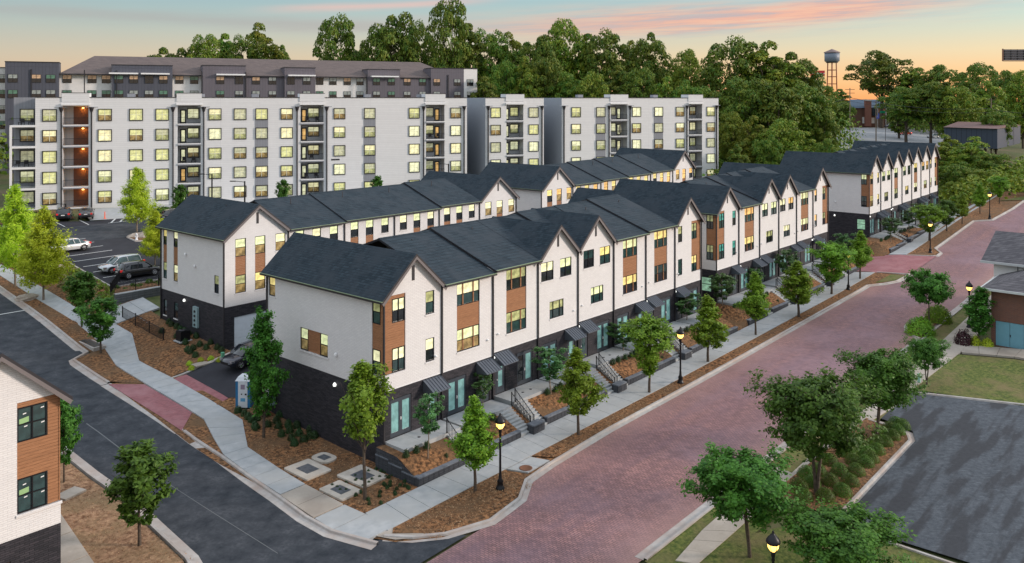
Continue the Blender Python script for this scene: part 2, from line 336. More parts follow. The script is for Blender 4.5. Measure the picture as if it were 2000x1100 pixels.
def arc(cx,cy,r,a0,a1,n=8): return [(cx+r*math.cos(math.radians(a0+(a1-a0)*i/n)),cy+r*math.sin(math.radians(a0+(a1-a0)*i/n))) for i in range(n+1)]
def curb(line,wd=.18,h=.14,gut=.45,side=1,m=None,name='kerb',step=1.5):
    """kerb with a gutter pan on its street side (side=+1: street to the left of travel)"""
    P=[]
    for (a,b) in zip(line,line[1:]):
        L=math.hypot(b[0]-a[0],b[1]-a[1]); n=max(1,int(L/step))
        for i in range(n): P.append((a[0]+(b[0]-a[0])*i/n,a[1]+(b[1]-a[1])*i/n))
    P.append(line[-1]); mb=MB(); rows=[]
    for i,p in enumerate(P):
        q=P[min(i+1,len(P)-1)]; r=P[max(i-1,0)]; d=Vector((q[0]-r[0],q[1]-r[1])).normalized(); nx,ny=-d.y*side,d.x*side; z=zg(*p)
        f=lambda t,zz:(p[0]+nx*t,p[1]+ny*t,z+zz)
        rows.append([f(gut,.012),f(0.02,.016),f(0,h-.02),f(-.03,h),f(-wd,h),f(-wd,-.1)])
    b=[x for r in rows for x in r]
    fs=[]
    for i in range(len(rows)-1):
        for k in range(5):
            a=i*6+k; fs.append((a,a+1,a+7,a+6) if side<0 else (a,a+6,a+7,a+1))
    mb.add(b,fs,0,False); mb.build(name,m or M['curb'],kind='structure')
# sheets; heights above terrain grow with layering
M['faint_paint']=mflat('worn_line_paint',(.14,.15,.155),.8)
far=[(10,23.4),(10,12),(210,12),(210,23.4)]
near_edge=[(29.5,35.0),(30.4,33.7),(31.8,32.6),(34.4,31.7),(37.4,32.1),(39.4,33.3),(42,33.6),(49,33.9),(75,33.9),(102,33.9),(104,32.6),(106,31.8),(110.4,31.6)]
sheet('brick_street',[(13,31.5)]+[(29.0,31.5),(32.0,31.6)]+near_edge[3:]+[(110.4,34.0),(122.6,34.0),(123.2,31.8),(125.3,31.9),(127.5,33.2),(149,33.2),(151,31.0),(163,30.4),(215,30.4),(215,12.0),(161,12.0),(161,22.8),(75,23.3),(36,23.3),(13,23.3),(13,23.3)][:-1],.0,M['brick_street'])
sheet('brick_street_apron',[(29.0,31.5),(13,31.5),(6,31.5),(6,-12),(36,-12),(36,23.3)],.001,M['brick_street'])
sheet('asphalt_side_street',[(14,32.6),(22,32.2),(29,31.7),(32.6,31.8),(31.8,32.7),(30.4,33.8),(28.3,36),(28.1,40),(28.9,50),(29.3,60),(29.3,75.5),(30.9,76.6),(30.9,125),(22.2,125),(22.2,60),(22.4,50),(21.6,41),(20.6,37.0),(17.5,34.3),(14,33.5)],.004,M['asphalt'])
sheet('road_centre_line',[(25.0,54),(25.08,54),(25.08,62),(25.0,62)],.008,M['faint_paint']); sheet('road_centre_line',[(24.89,38),(24.93,38),(24.93,49.5),(24.89,49.5)],.008,M['faint_paint'])
sheet('bay_line',[(27.0,90.1),(30.7,90.1),(30.7,90.26),(27.0,90.26)],.012,M['paint'])
# mulch and planting strips round the terraces
sheet('bare_soil',[(28.4,50),(28.6,41),(28.6,36.5),(29.6,34.2),(31.6,32.6),(34.4,31.9),(37.4,32.3),(39.4,33.4),(49,34.0),(102,34.0),(106,32),(110,31.8),(110,34),(122.6,34),(123.2,32),(127.5,33.4),(149,33.4),(151,31.2),(190,30.6),(190,55.4),(36,55.4),(34,66),(29.4,68.4)],.02,M['mulch'])
sheet('corner_ramp_concrete',[(28.75,40.2),(28.6,37),(29.7,34.3),(31.4,32.9),(31.0,35.2),(29.6,36.5),(29.4,40.2)],.075,M['concrete_tan'])
sheet('mulch_strip',[(30,34.9),(32,32.6),(34.5,31.9),(37.4,32.4),(39.4,33.5),(39.6,35.3),(30.4,35.3)],.09,M['mulch'])
sheet('mulch_strip',[(43,33.95),(102.3,33.95),(106,32.0),(109.4,31.8),(108.8,35.3),(42.2,35.3)],.09,M['mulch'])
sheet('mulch_strip',[(121.4,35.3),(123.3,32.0),(125.2,32.1),(127.5,33.3),(149,33.4),(151,31.2),(163,30.6),(190,30.6),(190,35.3)],.09,M['mulch'])
sheet('grass_patch',[(103.6,33.6),(106,32.1),(109.2,31.9),(109.0,33.4)],.115,M['lawn'])
sheet('mulch_bed',[(29.2,35.6),(30.4,37.75),(34.6,37.75),(35.2,41.8),(35.2,56.0),(34.4,58.7),(31.4,58.7),(29.1,56.2),(29.1,50)],.05,M['mulch'])
sheet('mulch_bed',[(29.5,68.9),(31.3,66.5),(38.6,65.6),(38.6,84.5),(31.5,84.5),(31.3,76.3),(29.5,75.3)],.05,M['mulch'])
sheet('mulch_bed',[(31.2,76.3),(36.3,84.5),(38.6,89.5),(38.2,124),(31.2,124)],.045,M['mulch'])
sheet('gap_soil',[(76.5,35.9),(79.5,35.9),(79.5,56),(76.5,56)],.05,M['mulch']); sheet('mulch_bed',[(121.6,37.6),(126.2,37.6),(126.2,58),(121.6,58)],.05,M['mulch'])
sheet('soil_verge',[(17.8,34.6),(20.3,37.2),(21.3,41.0),(22.0,50),(21.8,62),(21.8,110),(15.4,110),(15.4,50),(12,41),(12,34)],.05,M['soil'])
# driveway and alley
ALZ=lambda u,v:zg(u,v)
sheet('alley_asphalt',[(34.3,65.5),(34.2,58.9),(36,56.2),(165,55.5),(165,66.7),(36,65.5)],.06,M['asphalt_dark'])
sheet('red_paver_drive',[(29.25,68.3),(31.25,66.3),(31.2,58.7),(29.2,56.4)],.05,M['brick_red']); sheet('red_paver_drive',[(32.85,65.9),(34.35,65.5),(34.2,58.8),(33.1,58.7)],.05,M['brick_red'])
sheet('red_paver_drive',[(110.4,31.7),(109.0,35.3),(109.5,38),(112,41.8),(120,41.8),(121.4,39),(121.3,35.4),(123.2,31.9)],.06,M['brick_red'])
sheet('court_asphalt',[(112,41.8),(111,56),(122,56),(120,41.8)],.06,M['asphalt_dark'])
# parking court by the apartments
sheet('parking_asphalt',[(38.9,89.0),(78,89.0),(95,100),(88,121),(62,122),(50,120.5),(44,124.6),(36,127),(33,124),(38.2,112)],.02,M['asphalt_dark'])
sheet('aisle_patch',[(43,109),(62,108),(62,118),(43,118.5)],.028,M['asphalt'])
def line(p,q,w=.13,off=.035):
    d=Vector((q[0]-p[0],q[1]-p[1])).normalized(); n=(-d.y*w/2,d.x*w/2)
    sheet('parking_line',[(p[0]+n[0],p[1]+n[1]),(q[0]+n[0],q[1]+n[1]),(q[0]-n[0],q[1]-n[1]),(p[0]-n[0],p[1]-n[1])],off,M['paint'])
for i in range(9): line((39.2,90.3+i*2.55),(44.6,90.3+i*2.55))
for i in range(5): line((51.0+i*1.25,118.2),(53.6+i*1.25,122.0),.22)
line((50.6,118.2),(57.6,118.0)); line((45.3,119),(45.6,123)); line((48.2,118.6),(48.5,122.4))
curb([(38.7,89.0),(38.7,100),(38.4,112),(34,124)],side=-1,gut=.05,name='parking_kerb'); curb([(38.9,89.0),(60,89.0)],side=1,gut=.05,name='parking_kerb')
sheet('parking_island',[(48.5,105.5),(50.2,104.6),(54.5,105.6),(55,109.5),(50.5,109.8),(48.6,108)],.10,M['mulch'])
curb([(48.5,105.5),(50.2,104.6),(54.5,105.6),(55,109.5),(50.5,109.8),(48.6,108),(48.5,105.5)],side=-1,gut=.05,name='parking_kerb')
sheet('apartment_walk',[(49.5,121.3),(57,119.3),(70,116),(90,105),(92,112),(70,124),(52,131)],.04,M['concrete'])
sheet('shrub_border',[(57,119.9),(64,117.6),(64,123.5),(58,126)],.09,M['mulch']); sheet('shrub_border',[(33,126.5),(48.5,124),(50,131),(33,140)],.09,M['mulch'])
# right-hand side of the street
sheet('verge_lawn',[(36.5,23.1),(75,23.1),(160,22.6),(160,20),(36,20)],.06,M['lawn'])
sheet('lawn',[(70.3,20.2),(81.6,19.6),(83.2,15.2),(85,-10),(75,-10),(71.9,12.7)],.06,M['lawn']); sheet('lawn',[(20,-12),(36,23),(39,21.8),(46.0,18.3),(46.2,9),(50,-12)],.055,M['lawn'])
sheet('parking_lot_asphalt',[(46.6,17.0),(60.5,17.0),(62,17.6),(63,20.0),(69.4,20.0),(71.8,12.7),(76,-12),(49,-12),(46.9,8)],.07,M['asphalt_old'])
sheet('planter_mulch',[(46.9,17.3),(60.3,17.3),(61.6,18.0),(62.3,20.8),(47.2,21.2)],.12,M['mulch'])
curb([(47.2,17.2),(60.3,17.2),(61.4,17.7),(61.9,18.8),(62.2,20.6)],side=-1,gut=.5); curb([(46.7,18.2),(46.3,15),(46.2,8),(48.5,-12)],side=1,gut=.2); curb([(63,20.2),(69.5,20.1),(72.0,12.7),(76,-12)],side=-1,gut=.3)
sheet('street_island',[(84.2,23.3),(85.6,24.9),(88.0,25.7),(91.5,25.4),(95.5,23.5)],.12,M['mulch'])
curb([(84.2,23.3),(85.6,24.9),(88.0,25.7),(91.5,25.4),(95.5,23.5)],side=1,gut=.1)
curb(near_edge,side=-1,gut=.35); curb([(36.6,23.2),(75,23.2),(160,22.7)],side=1,gut=.55)
curb([(109.2,35.2),(109.9,33.0),(110.4,31.6)],side=-1,gut=.1); curb([(121.3,35.2),(122.6,32.2),(123.2,31.8),(125.3,31.9),(127.5,33.2),(149,33.2),(151,31.0),(163,30.4),(215,30.4)],side=-1,gut=.25)
curb([(28.75,34.7),(27.95,37.6),(27.95,40),(28.3,43.3),(28.55,46.5),(28.95,50.8),(29.2,56.2)],side=1,gut=.5); curb([(29.3,68.5),(29.3,75.4),(30.9,76.5),(31.1,90),(31.1,124)],side=1,gut=.55); curb([(29.25,56.3),(29.3,68.4)],side=1,h=.04,gut=.6,name='dropped_kerb')
curb([(17.5,34.2),(20.6,37.0),(21.6,41),(22.3,50),(22.1,62),(22.0,110)],side=-1,gut=.5); curb([(31.3,66.2),(34.4,65.75),(38.6,65.7),(44,66.0)],side=-1,gut=.03,h=.08,name='alley_kerb')
# pavements, slab by slab
def slabs(A,B,name='pavement',m='concrete',L=1.5,h=.13,zf=None,first=True):
    """A,B: the two edges as polylines with the same number of points"""
    zf=zf or zg; root=bpy.data.objects.new(name,None); link(root); tag(root,kind='structure')
    for (a0,a1),(b0,b1) in zip(zip(A,A[1:]),zip(B,B[1:])):
        n=max(1,round(math.hypot((a1[0]+b1[0]-a0[0]-b0[0])/2,(a1[1]+b1[1]-a0[1]-b0[1])/2)/L))
        for i in range(n):
            g=.010; t0=(i+g)/n; t1=(i+1-g)/n
            q=[(a0[k]+(a1[k]-a0[k])*t0,b0[k]+(b1[k]-b0[k])*t0,a0[k]+(a1[k]-a0[k])*t1,b0[k]+(b1[k]-b0[k])*t1) for k in (0,1)]
            pts=[(q[0][j],q[1][j]) for j in (0,2,3,1)]; mb=MB(); dz=random.uniform(-.004,.004)
            top=[(x,y,zf(x,y)+h+dz) for x,y in pts]
            if (pts[1][0]-pts[0][0])*(pts[2][1]-pts[0][1])-(pts[1][1]-pts[0][1])*(pts[2][0]-pts[0][0])<0: top=top[::-1]
            mb.prism([(x,y,z-.16) for x,y,z in top],(0,0,.16)); mb.build('slab',M[m],root)
random.seed(3)
slabs([(30.4,37.7),(39.4,37.7),(42.5,37.7),(108.6,37.7)],[(30.0,35.3),(39.6,35.3),(42.1,35.3),(108.9,35.3)])
slabs([(39.7,35.22),(42.0,35.22)],[(40.2,33.95),(42.4,33.95)],'kerb_ramp',h=.11)
slabs([(108.6,38.6),(108.6,41.5)],[(110.6,38.6),(112.2,41.5)]); 
slabs([(121.5,37.6),(190,37.4)],[(121.4,35.3),(190,35.3)])
slabs([(30.3,43.3),(30.5,46.5),(30.9,50.7),(33.1,55.0),(33.3,66.0),(33.2,71.5),(35.3,77.4),(35.2,80.5),(34.3,86),(34.2,92.5),(33.8,107)],
      [(28.55,43.3),(28.75,46.5),(29.2,50.8),(31.2,57.0),(31.3,66.0),(31.4,71.8),(32.6,77.3),(32.8,80.5),(32.9,84),(32.6,92.5),(32.4,107)])
slabs([(30.25,39.5),(30.3,43.25)],[(28.2,39.5),(28.5,43.25)],m='concrete_tan',L=1.9,name='pavement'); slabs([(30.35,35.35),(30.35,37.6),(30.25,39.4)],[(28.7,35.35),(28.1,37.6),(28.2,39.4)],L=2.1)
slabs([(35.2,84.2),(39.5,84.2)],[(35.2,80.6),(39.5,80.6)],'landing')
slabs([(17.9,42),(20.2,60)],[(16.5,42),(18.8,60)],m='concrete_tan',L=3); slabs([(17.5,34.5),(17.9,42)],[(16.2,34.5),(16.5,42)],m='concrete_tan',L=3)
slabs([(47,21.3),(60,21.6),(66,21.4),(71.5,21.6),(82,21.5),(110,21.8),(150,21.8)],[(47,20.2),(60,20.6),(66,19.9),(71.5,19.9),(82,19.4),(110,19.6),(150,19.6)],m='concrete_tan',h=.1); slabs([(37.5,21.9),(41,22.3),(51,22.6)],[(37.9,20.9),(42,20.9),(50.5,21.0)],m='concrete_tan',h=.1)
slabs([(82.4,19.3),(83.9,15.5),(84.2,5)],[(84.6,20.2),(86.6,15.4),(86.9,5)],m='concrete_tan',h=.09)
# ---------------------------------------------------------------- windows and walls
FR={}
def window_mesh(w,h,n,wood=False,fr='black'):
    k=(round(w,2),round(h,2),n,wood,fr)
    if k in FR: return FR[k]
    mb=MB(); t=.055
    mb.box(0,w,.03,.10,0,t); mb.box(0,w,.03,.10,h-t,h); mb.box(0,t,.03,.10,t,h-t); mb.box(w-t,w,.03,.10,t,h-t)
    mb.box(t,w-t,.045,.095,h*.5-.03,h*.5+.03)
    for i in range(1,n):
        x=w*i/n if n!=3 else (w*(.27 if i==1 else .73)); tt=.05 if wood else .03
        mb.box(x-tt,x+tt,.02,.105,t,h*.5-.03,1 if wood else 0); mb.box(x-tt,x+tt,.02,.105,h*.5+.03,h-t,1 if wood else 0)
    me=mb.mesh('window',[M[fr],M['wood']])
    def pane(z0,z1,y):
        m2=MB(); m2.quad((t,y,z0),(w-t,y,z0),(w-t,y,z1),(t,y,z1)); return m2
    up=pane(h*.5,h-t,.075); lo=pane(t,h*.5,.075); FR[k]=(me,up,lo,{}); return FR[k]
def pane_mesh(k,which,m):
    d=k[3]; key=(which,m.name)
    if key not in d: d[key]=(k[1] if which=='u' else k[2]).mesh(which,m)
    return d[key]
SILL={}
def window(parent,x,y,z,w,h,n=1,rz=0,lit=None,dark=None,sill=True,wood=False,fr='black'):
    k=window_mesh(w,h,n,wood,fr); o=inst('window',k[0],parent,(x,y,z),rz)
    inst('upper_pane',pane_mesh(k,'u',lit or random.choice(LIT[:3]+LIT[:2]+LIT[5:]+LIT[5:]+DARK[1:2])),o); inst('lower_pane',pane_mesh(k,'l',dark or random.choice(DARK[:2]*4+DARK)),o)
    if sill:
        if w not in SILL:
            s=MB(); s.box(-.06,w+.06,-.05,.06,-.10,0); SILL[w]=s.mesh('sill',M['white_brick'])
        inst('sill',SILL[w],o)
    return o
def wallgrid(mb,fn,a0,a1,z0,z1,holes,m=0,rev=.13,inward=1):
    """wall surface with real openings; fn(a,depth,z)->xyz ; holes [(a0,a1,z0,z1)]"""
    A=sorted({a0,a1,*[h[0] for h in holes],*[h[1] for h in holes]}); A=[a for a in A if a0<=a<=a1]
    Zs=sorted({z0,z1,*[h[2] for h in holes],*[h[3] for h in holes]}); Zs=[z for z in Zs if z0<=z<=z1]
    for a,b in zip(A,A[1:]):
        for c,d in zip(Zs,Zs[1:]):
            ma,mz=(a+b)/2,(c+d)/2
            if any(h[0]<ma<h[1] and h[2]<mz<h[3] for h in holes): continue
            mb.quad(fn(a,0,c),fn(b,0,c),fn(b,0,d),fn(a,0,d),m)
    for h in holes:
        a,b,c,d=max(h[0],a0),min(h[1],a1),max(h[2],z0),min(h[3],z1)
        if h[2]>=z0: mb.quad(fn(a,0,c),fn(b,0,c),fn(b,rev,c),fn(a,rev,c),m)
        if h[3]<=z1: mb.quad(fn(a,0,d),fn(b,0,d),fn(b,rev,d),fn(a,rev,d),m)
        if h[0]>=a0: mb.quad(fn(a,0,c),fn(a,0,d),fn(a,rev,d),fn(a,rev,c),m)
        if h[1]<=a1: mb.quad(fn(b,0,c),fn(b,0,d),fn(b,rev,d),fn(b,rev,c),m)
def planks(mb,fn,a0,a1,z0,z1,y0=.05,pl=.15):
    n=max(1,round((z1-z0)/pl)); 
    for i in range(n):
        c=z0+(z1-z0)*i/n+.006; d=z0+(z1-z0)*(i+1)/n-.006; e=y0+random.uniform(-.004,.004)
        P=[fn(a0,e,c),fn(a1,e,c),fn(a1,e,d),fn(a0,e,d)]; Q=[fn(a0,e+.03,c),fn(a1,e+.03,c),fn(a1,e+.03,d),fn(a0,e+.03,d)]
        mb.add(P+Q,[(0,1,2,3),(0,4,5,1),(3,2,6,7),(0,3,7,4),(1,5,6,2)])
UP=(7.40,8.95); LOW=(4.20,5.75); BT=3.15; EV=9.35          # window bands, black/white joint, eave (above the unit's ground floor)
GAB=2.35
def awning(parent,x,z,w=1.6,y=0):
    mb=MB(); d=1.05; dz=.62
    mb.prism([(x,y,z),(x,y-d,z-dz),(x,y-d,z-dz-.05),(x,y,z-.05)],(w,0,0))
    n=6
    for i in range(n+1):
        a=x+w*i/n-.012
        mb.prism([(a,y,z+.045),(a,y-d,z-dz+.045),(a,y-d,z-dz),(a,y,z)],(.03,0,0))
    for a in (x,x+w-.03): mb.prism([(a,y,z-.05),(a,y-d,z-dz-.05),(a,y,z-dz-.15)],(.03,0,0))
    return mb.build('awning',M['metal_awning'],parent)
def french(parent,x,z=0,w=1.75,h=2.45,lit=True):
    mb=MB(); t=.09
    mb.box(x,x+w,.04,.13,z+h-t,z+h); mb.box(x,x+t,.04,.13,z,z+h-t); mb.box(x+w-t,x+w,.04,.13,z,z+h-t); mb.box(x+w/2-.14,x+w/2+.14,.05,.12,z,z+h-t)
    for a in (x+t,x+w/2+.14): mb.box(a,a+w/2-t-.14,.05,.11,z,z+.28); mb.box(a,a+w/2-t-.14,.05,.11,z+h-t-.15,z+h-t)
    o=mb.build('french_door',M['door'],parent)
    for i,a in enumerate((x+t,x+w/2+.14)):
        q=MB(); q.quad((a,.09,z+.28),(a+w/2-t-.14,.09,z+.28),(a+w/2-t-.14,.09,z+h-t-.15),(a,.09,z+h-t-.15)); q.build('pane',M['frost'] if (lit or i) else DARK[0],o)
    k=MB(); k.box(x+w/2-.03,x+w/2+.03,0.0,.06,z+1.0,z+1.18); k.build('handle',M['white'],o)
def entry(parent,x,z=0,w=1.0,h=2.3):
    mb=MB(); mb.box(x,x+w,.05,.12,z,z+h); mb.box(x+.08,x+w-.08,.03,.05,z+.06,z+h-.08); o=mb.build('entry_door',M['door'],parent)
    q=MB(); q.quad((x+.28,.026,z+.5),(x+w-.28,.026,z+.5),(x+w-.28,.026,z+h-.35),(x+.28,.026,z+h-.35)); q.build('pane',random.choice([M['frost'],DARK[1],DARK[0]]),o)
    k=MB(); k.box(x+.11,x+.15,-.02,.03,z+1.0,z+1.1); k.build('handle',M['white'],o)
def roof_main(x0,x1,D,z,yf,yb,parent,rise=2.3,th=.16):
    sl=rise/(D/2); e0=z-(-yf)*sl if yf<0 else z+yf*sl; e1=z-(yb-D)*sl; mb=MB()
    A=[(x0,yf,e0),(x0,D/2,z+rise),(x0,yb,e1)]; B=[(x1,)+p[1:] for p in A]; dn=lambda p:(p[0],p[1],p[2]-th)
    mb.quad(A[0],B[0],B[1],A[1],0); mb.quad(A[1],B[1],B[2],A[2],0)
    mb.quad(dn(A[0]),dn(A[1]),dn(B[1]),dn(B[0]),1); mb.quad(dn(A[1]),dn(A[2]),dn(B[2]),dn(B[1]),1)
    for S in (A,B):
        mb.quad(S[0],S[1],dn(S[1]),dn(S[0]),1); mb.quad(S[1],S[2],dn(S[2]),dn(S[1]),1)
    mb.quad(A[0],B[0],dn(B[0]),dn(A[0]),1); mb.quad(A[2],B[2],dn(B[2]),dn(A[2]),1)
    o=mb.build('roof',[M['shingle'],M['trim']],parent)
    if yf<0:
        g=MB(); g.box(x0,x1,yf-.11,yf-.005,e0-.13,e0-.01); g.box(x0,x1,yf-.13,yf+.02,e0-.01,e0+.015,1); g.build('gutter',[M['trim'],M['gutter']],parent)
    # raised ridge cap and a plumbing vent
    r=MB(); r.prism([(x0,D/2-.14,z+rise-.03),(x0,D/2,z+rise+.03),(x0,D/2+.14,z+rise-.03)],(x1-x0,0,0)); r.build('ridge_cap',M['shingle'],o)
    return o
def vent_pipe(parent,x,y,z):
    v=MB(); v.lathe([(.05,-.3),(.05,.45),(0,.45)],6,0,(x,y,z)); v.build('vent_pipe',M['trim'],parent)
def roof_cross(x0,x1,y0,y1,z,parent,rise=GAB,ov=.3,ovl=None,ovr=None,th=.16,cap=True):
    hw=(x1-x0)/2; xm=(x0+x1)/2; sl=rise/hw; ovl=ov if ovl is None else ovl; ovr=ov if ovr is None else ovr; mb=MB()
    L=(x0-ovl,z-ovl*sl); Rr=(x1+ovr,z-ovr*sl); P=(xm,z+rise)
    def pt(q,y,d=0): return (q[0],y,q[1]-d)
    mb.quad(pt(L,y0),pt(P,y0),pt(P,y1),pt(L,y1),0); mb.quad(pt(P,y0),pt(Rr,y0),pt(Rr,y1),pt(P,y1),0)
    mb.quad(pt(L,y0,th),pt(L,y1,th),pt(P,y1,th),pt(P,y0,th),1); mb.quad(pt(P,y0,th),pt(P,y1,th),pt(Rr,y1,th),pt(Rr,y0,th),1)
    for y in (y0,y1):
        mb.quad(pt(L,y),pt(P,y),pt(P,y,th),pt(L,y,th),1); mb.quad(pt(P,y),pt(Rr,y),pt(Rr,y,th),pt(P,y,th),1)
    mb.quad(pt(L,y0),pt(L,y1),pt(L,y1,th),pt(L,y0,th),1); mb.quad(pt(Rr,y0),pt(Rr,y1),pt(Rr,y1,th),pt(Rr,y0,th),1)
    o=mb.build('gable_roof',[M['shingle'],M['trim']],parent)
    f=MB(); b=.20
    f.prism([(L[0],y0-.02,L[1]-th),(P[0],y0-.02,P[1]-th),(P[0],y0-.02,P[1]-th-b),(L[0]+.12,y0-.02,L[1]-th-b+.05)],(0,.05,0)); f.prism([(Rr[0],y0-.02,Rr[1]-th),(P[0],y0-.02,P[1]-th),(P[0],y0-.02,P[1]-th-b),(Rr[0]-.12,y0-.02,Rr[1]-th-b+.05)],(0,.05,0))
    f.build('bargeboard',M['fascia'],parent)
    return o
def vent_slot(parent,x,z):
    v=MB(); v.box(x-.12,x+.12,-.02,.03,z,z+1.0); v.build('gable_vent',M['trim'],parent)
def downspout(parent,x,z1,y=-.07,z0=0.):
    v=MB(); v.box(x-.05,x+.05,y-.05,y+.05,z0,z1); v.box(x-.05,x+.05,y-.22,y-.05,z1-.06,z1+.04); v.build('downspout',M['trim'],parent)
def wall_lamp(parent,x,z,y=-.09):
    v=MB(); v.lathe([(0,-.10),(.07,-.09),(.09,0),(.06,.08),(0,.10)],8,0,(x,y,z)); v.build('wall_lamp',M['bulbw'],parent)
def terrace(label,u0,W,kinds,zs_,D=13.2,v0=41.73,end='wood',group='rows of white brick townhouses',door=None,endz=3.0):
    """front row of three-storey houses; kinds: C corner gable, W eave with timber bay, G gable, g gable with timber bay"""
    z0=zs_[0]-BT; N=len(kinds); root=empty('townhouse_row',(u0,v0,z0),label=label,cat='townhouse row',group=group)
    white=MB(); dark=MB(); wood=MB(); offs=[z-zs_[0] for z in zs_]; U=[]
    for i,k in enumerate(kinds):
        x0,x1=i*W,(i+1)*W; o=offs[i]; mir=(i==N-1) if k=='C' else (door[i]=='L'); X=(lambda a,x0=x0,x1=x1,mir=mir:(x1-a if mir else x0+a))
        def rect(a,b,c,d): 
            p,q=sorted((X(a),X(b))); return (p,q,c+o,d+o)
        holes=[]; wins=[]
        if k=='C':
            holes=[rect(-.01 if mir else -.01,1.9,LOW[0]-.05,9.2)]
            wh=rect(.8,1.88,0,0); wins=[(wh[0],LOW[0]+o,wh[1]-wh[0],2,0),(wh[0],UP[0]+o,wh[1]-wh[0],2,0)]
            s=rect(3.7,4.5,*LOW); s2=rect(3.7,4.5,*UP); holes+=[s,s2]; wins+=[(s[0],s[2],.8,1,1),(s2[0],s2[2],.8,1,1)]
            a,b=sorted((X(0.0),X(1.9)))
            fn=lambda a_,e,z:(a_,e,z)
            planks(wood,fn,a+.02,b-.02,UP[1]+o,9.18+o); planks(wood,fn,a+.02,b-.02,LOW[1]+o,UP[0]+o)
            for (zz0,zz1) in (LOW,UP):
                ll=sorted((X(.0),X(.8))); planks(wood,fn,ll[0]+.02,ll[1],zz0+o,zz1+o)
        elif k in 'Wg':
            a=1.5 if not mir else 1.35; hw=(a,a+2.3) if k=='W' else (1.4,3.2); h=rect(hw[0],hw[1],LOW[0],UP[1]); holes=[h]
            ww=h[1]-h[0]; n=3 if k=='W' else 2
            wins=[(h[0],LOW[0]+o,ww,n,1),(h[0],UP[0]+o,ww,n,0)]; planks(wood,lambda a_,e,z:(a_,e,z),h[0]+.01,h[1]-.01,LOW[1]+o,UP[0]+o)
        else:
            for a,b in ((.45,2.0),(2.85,4.35)):
                h=rect(a,b,UP[0],UP[1]-.08); holes.append(h); wins.append((h[0],h[2],h[1]-h[0],2,1))
            h=rect(1.5,3.3,LOW[0]+.1,LOW[1]-.1); holes.append(h); wins.append((h[0],h[2],h[1]-h[0],3,1))
        fn=lambda a,e,z:(a,e,z)
        wallgrid(white,fn,x0,x1,BT+o,EV+o,holes)
        for (x,z,w_,n,s) in wins:
            hh=1.55 if (k!='G') else (1.35 if n==3 else 1.47)
            wd=(n==3 and k=='W')
            window(root,x,0,z,w_,hh,n,0,sill=bool(s),wood=wd,lit=(M['tealglass'] if (label.startswith('middle') and i==0) else random.choice(LIT[2:4]+LIT[5:]+LIT[:1]) if u0>70 and random.random()<.75 else None))
        # ground floor
        dr=door[i]=='R'; Xd=(lambda a,x0=x0,x1=x1,dr=dr:(x0+a if dr else x1-a)); fr=sorted((Xd(.62),Xd(2.42))); en=sorted((Xd(3.75),Xd(4.85)))
        wallgrid(dark,fn,x0,x1,-1.5,BT+o-.0,[(fr[0],fr[1],o,2.5+o),(en[0],en[1],o,2.35+o)])
        french(root,fr[0]+.03,o,lit=random.random()<.7); entry(root,en[0]+.05,o); aw=sorted((Xd(3.45),Xd(5.05))); awning(root,aw[0],BT+o-.12)
        wall_lamp(root,Xd(5.0) if random.random()<.8 else Xd(.3),BT+o-.35)
        j=MB(); j.box(x0,x1,-.012,.0,BT+o-.03,BT+o+.03); j.build('band_course',M['white'],root)
        vb=MB(); vb.lathe([(.09,-.02),(.12,.05),(0,.1)],8,0,(Xd(4.6),-.05,LOW[0]+o+.2)); vb.build('dryer_vent',M['white'],root)
        # gable wall and roofs
        if k in 'CGg':
            white.poly([(x0,0,EV+o),(x1,0,EV+o),((x0+x1)/2,0,EV+o+GAB)]); vent_slot(root,(x0+x1)/2,EV+o+.55)
            first=i==0; last=i==N-1; yb=D+.35 if (k=='C') else D/2+.5
            roof_cross(x0,x1,-.35,yb,EV+o,root,ovl=.35 if (first) else .22,ovr=.35 if last else .22)
            if k=='C':
                e=-.0 if first else 0; white.poly([(x1,D,EV+o),(x0,D,EV+o),((x0+x1)/2,D,EV+o+GAB)])
        if k!='C': roof_main(x0-.02,x1+(.06 if i+1<N and offs[min(i+1,N-1)]<=o else 0.),D,EV+o,-.38 if k=='W' else .03,D+.38,root)
        if k!='G': vent_pipe(root,x0+W*.5+random.uniform(-1,1),D*.5+random.uniform(-2.5,-.8),EV+o+1.6)
        downspout(root,x1 if not last_(i,N) else x1-.03,EV+o-.1,z0=o-.3)
        if i==0: downspout(root,.03,EV+o-.1,z0=-.5)
        # back wall
        wallgrid(white,lambda a,e,z:(a,D-e,z),x0,x1,BT+o,EV+o,[]); wallgrid(dark,lambda a,e,z:(a,D-e,z),x0,x1,-1.5,BT+o,[])
        if i and offs[i]!=offs[i-1]: white.quad((x0,0,EV+offs[i-1]),(x0,D,EV+offs[i-1]),(x0,D,EV+o),(x0,0,EV+o))
    # end walls
    for e,(xx,sg,o) in enumerate(((0.,-1,0.),(N*W,1,offs[-1]))):
        fe=lambda a,dd,z,xx=xx,sg=sg:(xx-sg*dd,a,z)
        hol=[(-.01,1.1,LOW[0]-.05+o,9.2+o)]; 
        if e==0 and end=='wood': hol+=[(12.15,12.95,UP[0],UP[1]),(5.8,9.0,LOW[0],LOW[1])]
        dh=[(.5,1.7,.9,2.3)] if (e==0 and end=='plain') else []
        wallgrid(white,fe,0,D,BT+o,EV+o,hol); wallgrid(dark,fe,0,D,-2.2,BT+o,dh)
        planks(wood,fe,.02,1.08,UP[1]+o,9.18+o); planks(wood,fe,.02,1.08,LOW[1]+o,UP[0]+o)
        for zz in (LOW,UP): planks(wood,fe,.02,.3,zz[0]+o,zz[1]+o)
        rz=-math.pi/2 if e==0 else math.pi/2
